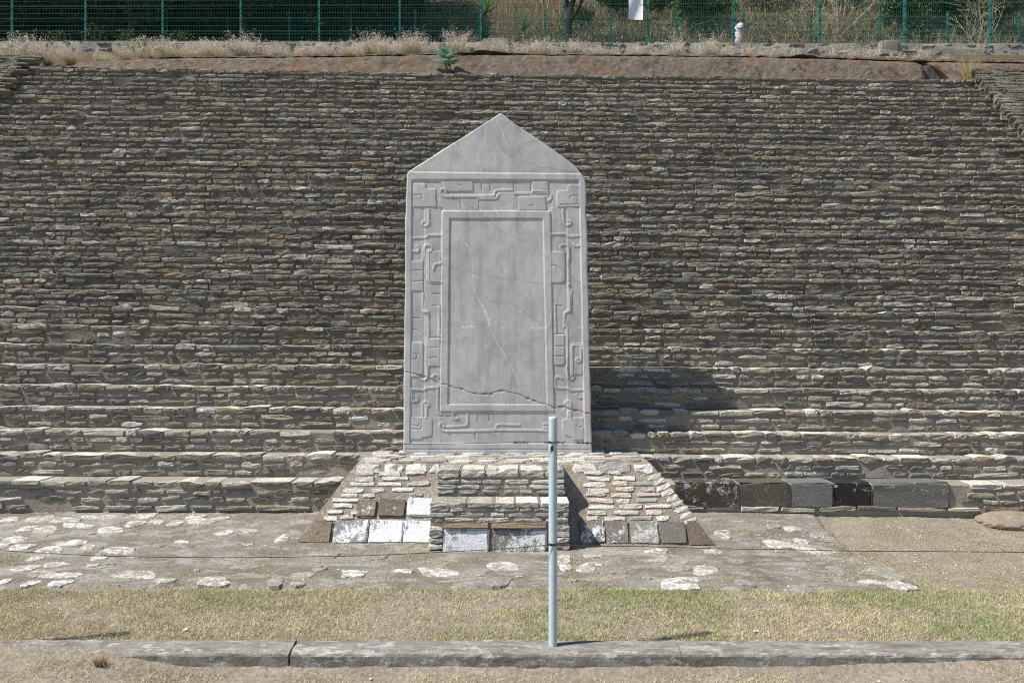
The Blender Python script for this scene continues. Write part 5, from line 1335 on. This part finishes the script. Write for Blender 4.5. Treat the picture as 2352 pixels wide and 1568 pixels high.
# dark forked tree by the fence
r = np.random.default_rng(8); d = 31.0; X0 = PX(1303, d); yb = float(back_y(X0)) + .4
t = empty('bare_tree', (X0, yb, hz(X0, yb))); tag(t, 'dark forked tree trunk behind the fence left of the white sheet', 'tree')
mb = MB(); DB = (.035, .028, .022)
mb.tube([(-.02, 0, -.2), (.03, .02, .8), (.02, 0, 1.5), (.08, 0, 2.1)], [.15, .13, .125, .12], 8, DB)
for e in ([(.08, 0, 2.0), (-.25, 0, 2.7), (-.9, .1, 3.1), (-2.0, .2, 3.3)], [(.08, 0, 2.0), (.3, .1, 2.6), (.4, .2, 3.3), (.35, .2, 4.2)], [(.0, 0, 1.4), (.35, -.1, 1.9), (.7, -.1, 2.7), (.8, 0, 3.4)]): mb.tube(e, [.11, .08, .06, .035], 7, DB)
for k in range(6): branchy(mb, (r.uniform(-.9, .5), 0, r.uniform(2.4, 3.2)), (r.normal(0, 1), .2, .7), 1.0, .025, 1, r, DB)
link('trunk', mb.mesh('trunk', True), M_BARK, t)
r2 = np.random.default_rng(18); pts, _ = crown_points(1500, [(-.8, .3, 4.0, 1.4, .9, .8), (.6, .3, 4.4, 1.2, .9, .8)], r2); V, Q, C = leaf_cards(pts, .08, np.array(OL)[r2.integers(0, 3, 1500)], r2); link('crown', mesh_np('crown', V, Q, C), M_LEAF, t)
# pale leafless bushes
for i, (xp, d, h, lab) in enumerate([(1845, 31.2, 1.5, 'pale bare branched bush right of the person in the cap'), (1930, 31.6, 1.6, 'pale leafless bush behind the third post from the right of the taller fence'), (2235, 29.6, 1.5, 'pale twiggy bush in front of the green shrubs at the right end'), (1545, 31.4, 1.0, 'small dry twiggy bush left of the person in the cap'), (1375, 31.8, 1.2, 'thin dry bush between the forked trunk and the white sheet')]):
    X0 = PX(xp, d); yb = max(d, float(back_y(X0)) + .25); r = np.random.default_rng(60 + i); t = empty('bare_bush', (X0, yb, hz(X0, yb))); tag(t, lab, 'bush', 'leafless bushes on the hillside'); mb = MB()
    for k in range(7): branchy(mb, (r.normal(0, .12), r.normal(0, .1), -.05), (r.normal(0, .45), r.normal(0, .25), 1), h * r.uniform(.7, 1.1), .022, 2, r, np.array([.42, .35, .23]) * r.uniform(.7, 1.1), .5)
    link('branches', mb.mesh('branches', False), M_BARK, t)
# spiky plants
def spiky(xp, d, H, n, lab, seed):
    X0 = PX(xp, d); yb = max(d, float(back_y(X0)) + .3); r = np.random.default_rng(seed); t = empty('spiky_plant', (X0, yb, hz(X0, yb) + .1)); tag(t, lab, 'plant', 'spiky plants behind the fence')
    mb = MB(); mb.tube([(0, 0, -.2), (.03, 0, H * .45), (0, .02, H * .8)], [.07, .06, .04], 6, (.16, .12, .07)); link('stem', mb.mesh('stem', True), M_BARK, t)
    for c_z in (H * .35, H * .8):
        for k in range(n // 2):
            a = r.uniform(0, 6.28); e = r.uniform(.05, 1.15); L = r.uniform(.7, 1.1) * (1 if c_z > H * .5 else .8); dr = np.array([math.cos(a) * math.sin(e), math.sin(a) * math.sin(e), math.cos(e)]); sd = np.cross(dr, [0, 0, 1]); sd /= np.linalg.norm(sd) + 1e-6
            V = []
            for s in range(5):
                q = s / 4; wv = .045 * (1 - q) ** .6 + .002; p = np.array([0, 0, c_z]) + dr * L * q - np.array([0, 0, .22 * L * q * q * math.sin(e)]); V += [p - sd * wv, p + np.cross(sd, dr) * wv * .35, p + sd * wv]
            Q = [[3 * s + j, 3 * s + j + 1, 3 * s + j + 4, 3 * s + j + 3] for s in range(4) for j in range(2)]
            link('blade_leaf', mesh_np('blade_leaf', np.array(V), np.array(Q), np.array([.14, .23, .075]) * r.uniform(.6, 1.5), False), M_LEAF, t)
spiky(1112, 30.8, 2.1, 60, 'tall spiky green plant behind the fence post above the lifted plaster flap', 3)
spiky(1202, 30.8, 1.35, 30, 'small spiky plant right of the tall spiky one', 4)
# weeds along the foot of the front fence
for i, (xp, h, lab) in enumerate([(215, .55, 'thin flowering weed at the foot of the fence above the leftmost plume tufts'), (290, .40, 'leafy weed at the foot of the fence left of the second post'), (415, .35, 'small pale weed at the foot of the fence right of the second post'), (135, .35, 'small weed at the foot of the fence near its first post'), (325, .25, 'bright green weed in front of the low rubble wall')]):
    d = 24.4 / (1 + .13 * (xp - 1176) / F) + (.1 if i < 4 else -.5); X0 = PX(xp, d); r = np.random.default_rng(90 + i); t = empty('weed', (X0, d, float(fence_z(X0)) - (0 if i < 4 else .32))); tag(t, lab, 'weed', 'weeds by the fence')
    mb = MB()
    for k in range(6): branchy(mb, (r.normal(0, .12), r.normal(0, .05), -.02), (r.normal(0, .3), r.normal(0, .2), 1), h * r.uniform(.7, 1.1), .005, 1, r, (.16, .17, .07), .5)
    link('stems', mb.mesh('stems'), M_BARK, t); n = 260; pts = np.stack([r.normal(0, .22, n), r.normal(0, .08, n), r.random(n) ** 1.5 * h * 1.2], 1); V, Q, C = leaf_cards(pts, .035, np.array([(.17, .20, .06), (.22, .22, .08), (.10, .18, .05)])[r.integers(0, 3, n)], r); link('leaves', mesh_np('leaves', V, Q, C), M_LEAF, t)
# broad leaved grey-green plant rooted in the plaster
r = np.random.default_rng(15); d = TOP_Y + .02; X0 = PX(1025, d); t = empty('leafy_plant', (X0, d - .03, PZ(155, d))); t.scale = (1.25, 1.15, .78); tag(t, 'broad leaved blue green plant growing out of the plaster at the top of the wall', 'plant')
mb = MB(); mb.tube([(0, .12, -.02), (-.02, .0, .12), (.0, -.02, .26), (.02, 0, .38)], [.016, .013, .010, .006], 6, (.20, .24, .13)); link('stem', mb.mesh('stem', True), M_BARK, t)
for k in range(20):
    hh = .05 + .33 * (k / 19); a = k * 2.4 + r.normal(0, .3); e = lerp(1.3, .7, k / 19) + r.normal(0, .12); L = r.uniform(.17, .24) * (1.1 - .35 * k / 19); dr = np.array([math.cos(a) * math.sin(e), math.sin(a) * math.sin(e) - .15, math.cos(e)]); sd = np.cross(dr, [0, 0, 1]); sd /= np.linalg.norm(sd); nn_ = np.cross(sd, dr); V = []
    for s in range(6):
        q = s / 5; wv = .058 * math.sin(math.pi * (.10 + .86 * q)) ** .8; p = np.array([0, -.01, hh]) + dr * (L * q + .02) - np.array([0, 0, -.05 * L * q + .25 * L * q * q]); V += [p - sd * wv, p - nn_ * .008, p + sd * wv]
    Q = [[3 * s + j, 3 * s + j + 1, 3 * s + j + 4, 3 * s + j + 3] for s in range(5) for j in range(2)]
    link('leaf', mesh_np('leaf', np.array(V), np.array(Q), np.array([.20, .33, .25]) * r.uniform(.75, 1.2), True), M_LEAF, t)

# ------------------------------------------------------------------ boulder at the foot of the wall on the right
bm = bmesh.new(); bmesh.ops.create_icosphere(bm, subdivisions=4, radius=1)
for v in bm.verts:
    p = np.array(v.co); n = 1 + .25 * float(fbm(p[0] * 1.4 + 3, p[1] * 1.4, p[2] * 1.4)) + .07 * float(fbm(p[0] * 5, p[1] * 5, p[2] * 5)); v.co = Vector((p[0] * .36 * n, p[1] * .22 * n, p[2] * .12 * n))
me = bpy.data.meshes.new('boulder'); bm.to_mesh(me); bm.free()
xb = PX(2318, 8.65); o = link('boulder', me, mat_block('boulder_stone', (.26, .21, .155), (.36, .33, .28), .52, .62, 4), None, (xb, 8.62, -.095)); tag(o, 'brown boulder lying at the foot of the wall right of the squared blocks', 'boulder')

# ------------------------------------------------------------------ person on the path
def person():
    d = 29.0; X0 = PX(1697, d); y0 = min(d, float(back_y(X0)) - .45); z0 = PZ(42.5, y0) - 1.735
    def skin(name, verts, edges, rad, lvl, col, mat, parent, loc):
        me = bpy.data.meshes.new(name); me.from_pydata([Vector(v) for v in verts], edges, []); o = link(name, me, mat, parent, loc)
        m = o.modifiers.new('skin', 'SKIN'); m.use_smooth_shade = True
        for i, r in enumerate(rad): me.skin_vertices[0].data[i].radius = r if isinstance(r, tuple) else (r, r)
        me.skin_vertices[0].data[0].use_root = True
        s = o.modifiers.new('sub', 'SUBSURF'); s.levels = lvl; s.render_levels = lvl
        dg = bpy.context.evaluated_depsgraph_get(); ev = bpy.data.meshes.new_from_object(o.evaluated_get(dg)); o.modifiers.clear()
        o.data = ev; o.data.name = name
        if len(ev.materials) == 0: ev.materials.append(mat)
        for p in ev.polygons: p.use_smooth = True
        c = ev.color_attributes.new('tint', 'FLOAT_COLOR', 'POINT'); c.data.foreach_set('color', np.tile(np.array([*col, 1], np.float32), len(ev.vertices))); return o
    SK = (.42, .25, .17)
    V = [(0, 0, .94), (.0, 0, 1.12), (.0, 0, 1.32), (.01, 0, 1.45), (.03, 0, 1.52), (.05, 0, 1.58), (.055, 0, 1.66)]; E = [(0, 1), (1, 2), (2, 3), (3, 4), (4, 5), (5, 6)]; R = [(.13, .15), (.14, .15), (.13, .17), (.09, .12), .055, .075, .085]
    for s in (-1, 1):
        b = len(V); arm = [(.0, .20 * s, 1.42), (-.02, .24 * s, 1.28), (-.01, .25 * s, 1.14), (.06, .25 * s, 1.00), (.12, .24 * s, .90), (.135, .235 * s, .85)]
        V += arm; R += [.062, .052, .045, .038, .028, .030]; E += [(3, b)] + [(b + i, b + i + 1) for i in range(5)]
        for f, (fx, fz, fy) in enumerate([(.155, .77, .012), (.148, .76, .004), (.138, .762, -.004), (.128, .775, -.012)]):
            q = len(V); V += [((.135 + fx) / 2, (.235 + fy) * s, (.85 + fz) / 2 - .01), (fx + .012, (.235 + fy * 1.6) * s, fz)]; R += [.009, .008]; E += [(b + 5, q), (q, q + 1)]
        q = len(V); V += [(.165, .225 * s, .85), (.18, .222 * s, .815)]; R += [.010, .009]; E += [(b + 5, q), (q, q + 1)]
        b = len(V); st = .10 * s
        V += [(.0, .09 * s, .86), (.04 + st * .6, .095 * s, .50), (.0 + st * 1.6, .095 * s, .08), (.13 + st * 1.6, .10 * s, .035)]; R += [.09, .062, .042, .036]; E += [(0, b), (b, b + 1), (b + 1, b + 2), (b + 2, b + 3)]
    p = skin('person', V, E, R, 2, SK, M_SKIN, None, (X0, y0, z0)); p.scale = (1.22, 1.12, 1.0); tag(p, 'person in a white t-shirt and grey cap walking along the path behind the fence', 'person')
    # face
    mb = MB(); mb.tube([(.125, 0, 1.625), (.152, 0, 1.600), (.128, 0, 1.585)], [.010, .016, .008], 6, SK); mb.tube([(.04, .082, 1.64), (.035, .09, 1.615), (.045, .082, 1.59)], [.008, .016, .008], 6, SK); mb.tube([(.04, -.082, 1.64), (.035, -.09, 1.615), (.045, -.082, 1.59)], [.008, .016, .008], 6, SK)
    mb.tube([(.118, -.022, 1.556), (.128, 0, 1.557), (.118, .022, 1.556)], .007, 5, (.30, .12, .10)); link('face', mb.mesh('face', True), M_SKIN, p)
    mb = MB()
    for s in (-1, 1): mb.box((.125, .033 * s, 1.632), (.02, .045, .026), (.02, .018, .018)); mb.box((.075, .078 * s, 1.636), (.10, .006, .008), (.02, .018, .018))
    link('sunglasses', mb.mesh('sunglasses'), M_SKIN, p)
    # shirt: torso shell with sleeves
    V = [(-.005, 0, .70), (-.005, 0, .98), (.0, 0, 1.14), (-.005, 0, 1.30), (.0, 0, 1.42), (.015, 0, 1.475)]; E = [(i, i + 1) for i in range(5)]; R = [(.18, .185), (.18, .18), (.172, .175), (.155, .185), (.115, .15), (.075, .08)]
    for s in (-1, 1): b = len(V); V += [(-.005, .21 * s, 1.415), (-.02, .25 * s, 1.29), (-.02, .255 * s, 1.22)]; R += [.088, .08, .078]; E += [(4, b), (b, b + 1), (b + 1, b + 2)]
    sh = skin('shirt', V, E, R, 2, (.54, .57, .64), M_CLOTH, p, (0, 0, 0)); sh.location = (0, 0, 0)
    mb = MB(); mb.box((-.165, -.06, 1.03), (.03, .12, .09), (.45, .04, .06)); mb.box((-.145, -.05, 1.28), (.03, .10, .04), (.20, .03, .10)); link('shirt_print', mb.mesh('shirt_print'), M_CLOTH, sh)
    V = [(0, 0, .93), (0, .0, .88)]; E = [(0, 1)]; R = [(.165, .165), .15]
    for s in (-1, 1): b = len(V); st = .10 * s; V += [(.01, .09 * s, .80), (.04 + st * .6, .095 * s, .50), (st * 1.6, .095 * s, .10)]; R += [.115, .085, .068]; E += [(1, b), (b, b + 1), (b + 1, b + 2)]
    skin('trousers', V, E, R, 1, (.04, .045, .06), M_CLOTH, p, (0, 0, 0))
    bm = bmesh.new(); bmesh.ops.create_uvsphere(bm, u_segments=16, v_segments=10, radius=.105)
    for v in list(bm.verts):
        if v.co.z < -.012: bm.verts.remove(v)
    for v in bm.verts: v.co = Vector((v.co.x * 1.1 + .03, v.co.y * .92, v.co.z * .88 + 1.655)) + Vector((0, 0, -.25 * (v.co.x < 0) * abs(v.co.x) * .8))
    me = bpy.data.meshes.new('cap'); bm.to_mesh(me); bm.free(); c = me.color_attributes.new('tint', 'FLOAT_COLOR', 'POINT'); c.data.foreach_set('color', np.tile(np.array([.12, .125, .12, 1], np.float32), len(me.vertices))); cap_ = link('cap', me, M_CLOTH, p)
    V, Q = [], []; n = 8
    for i in range(n + 1):
        a = lerp(-1.1, 1.1, i / n); V += [(.03 + .112 * math.cos(a), .094 * math.sin(a), 1.662), (.03 + .11 * math.cos(a) + .085 * math.cos(a), .085 * math.sin(a), 1.665 + .012 * math.cos(a)), (.03 + .112 * math.cos(a), .094 * math.sin(a), 1.650), (.03 + .195 * math.cos(a), .085 * math.sin(a), 1.655 + .012 * math.cos(a))]
    for i in range(n): a = 4 * i; Q += [[a, a + 1, a + 5, a + 4], [a + 2, a + 6, a + 7, a + 3], [a + 1, a + 3, a + 7, a + 5]]
    link('brim', mesh_np('brim', np.array(V), np.array(Q), (.66, .60, .42)), M_CLOTH, cap_)
person()
print('script done', len(bpy.data.objects), 'objects')
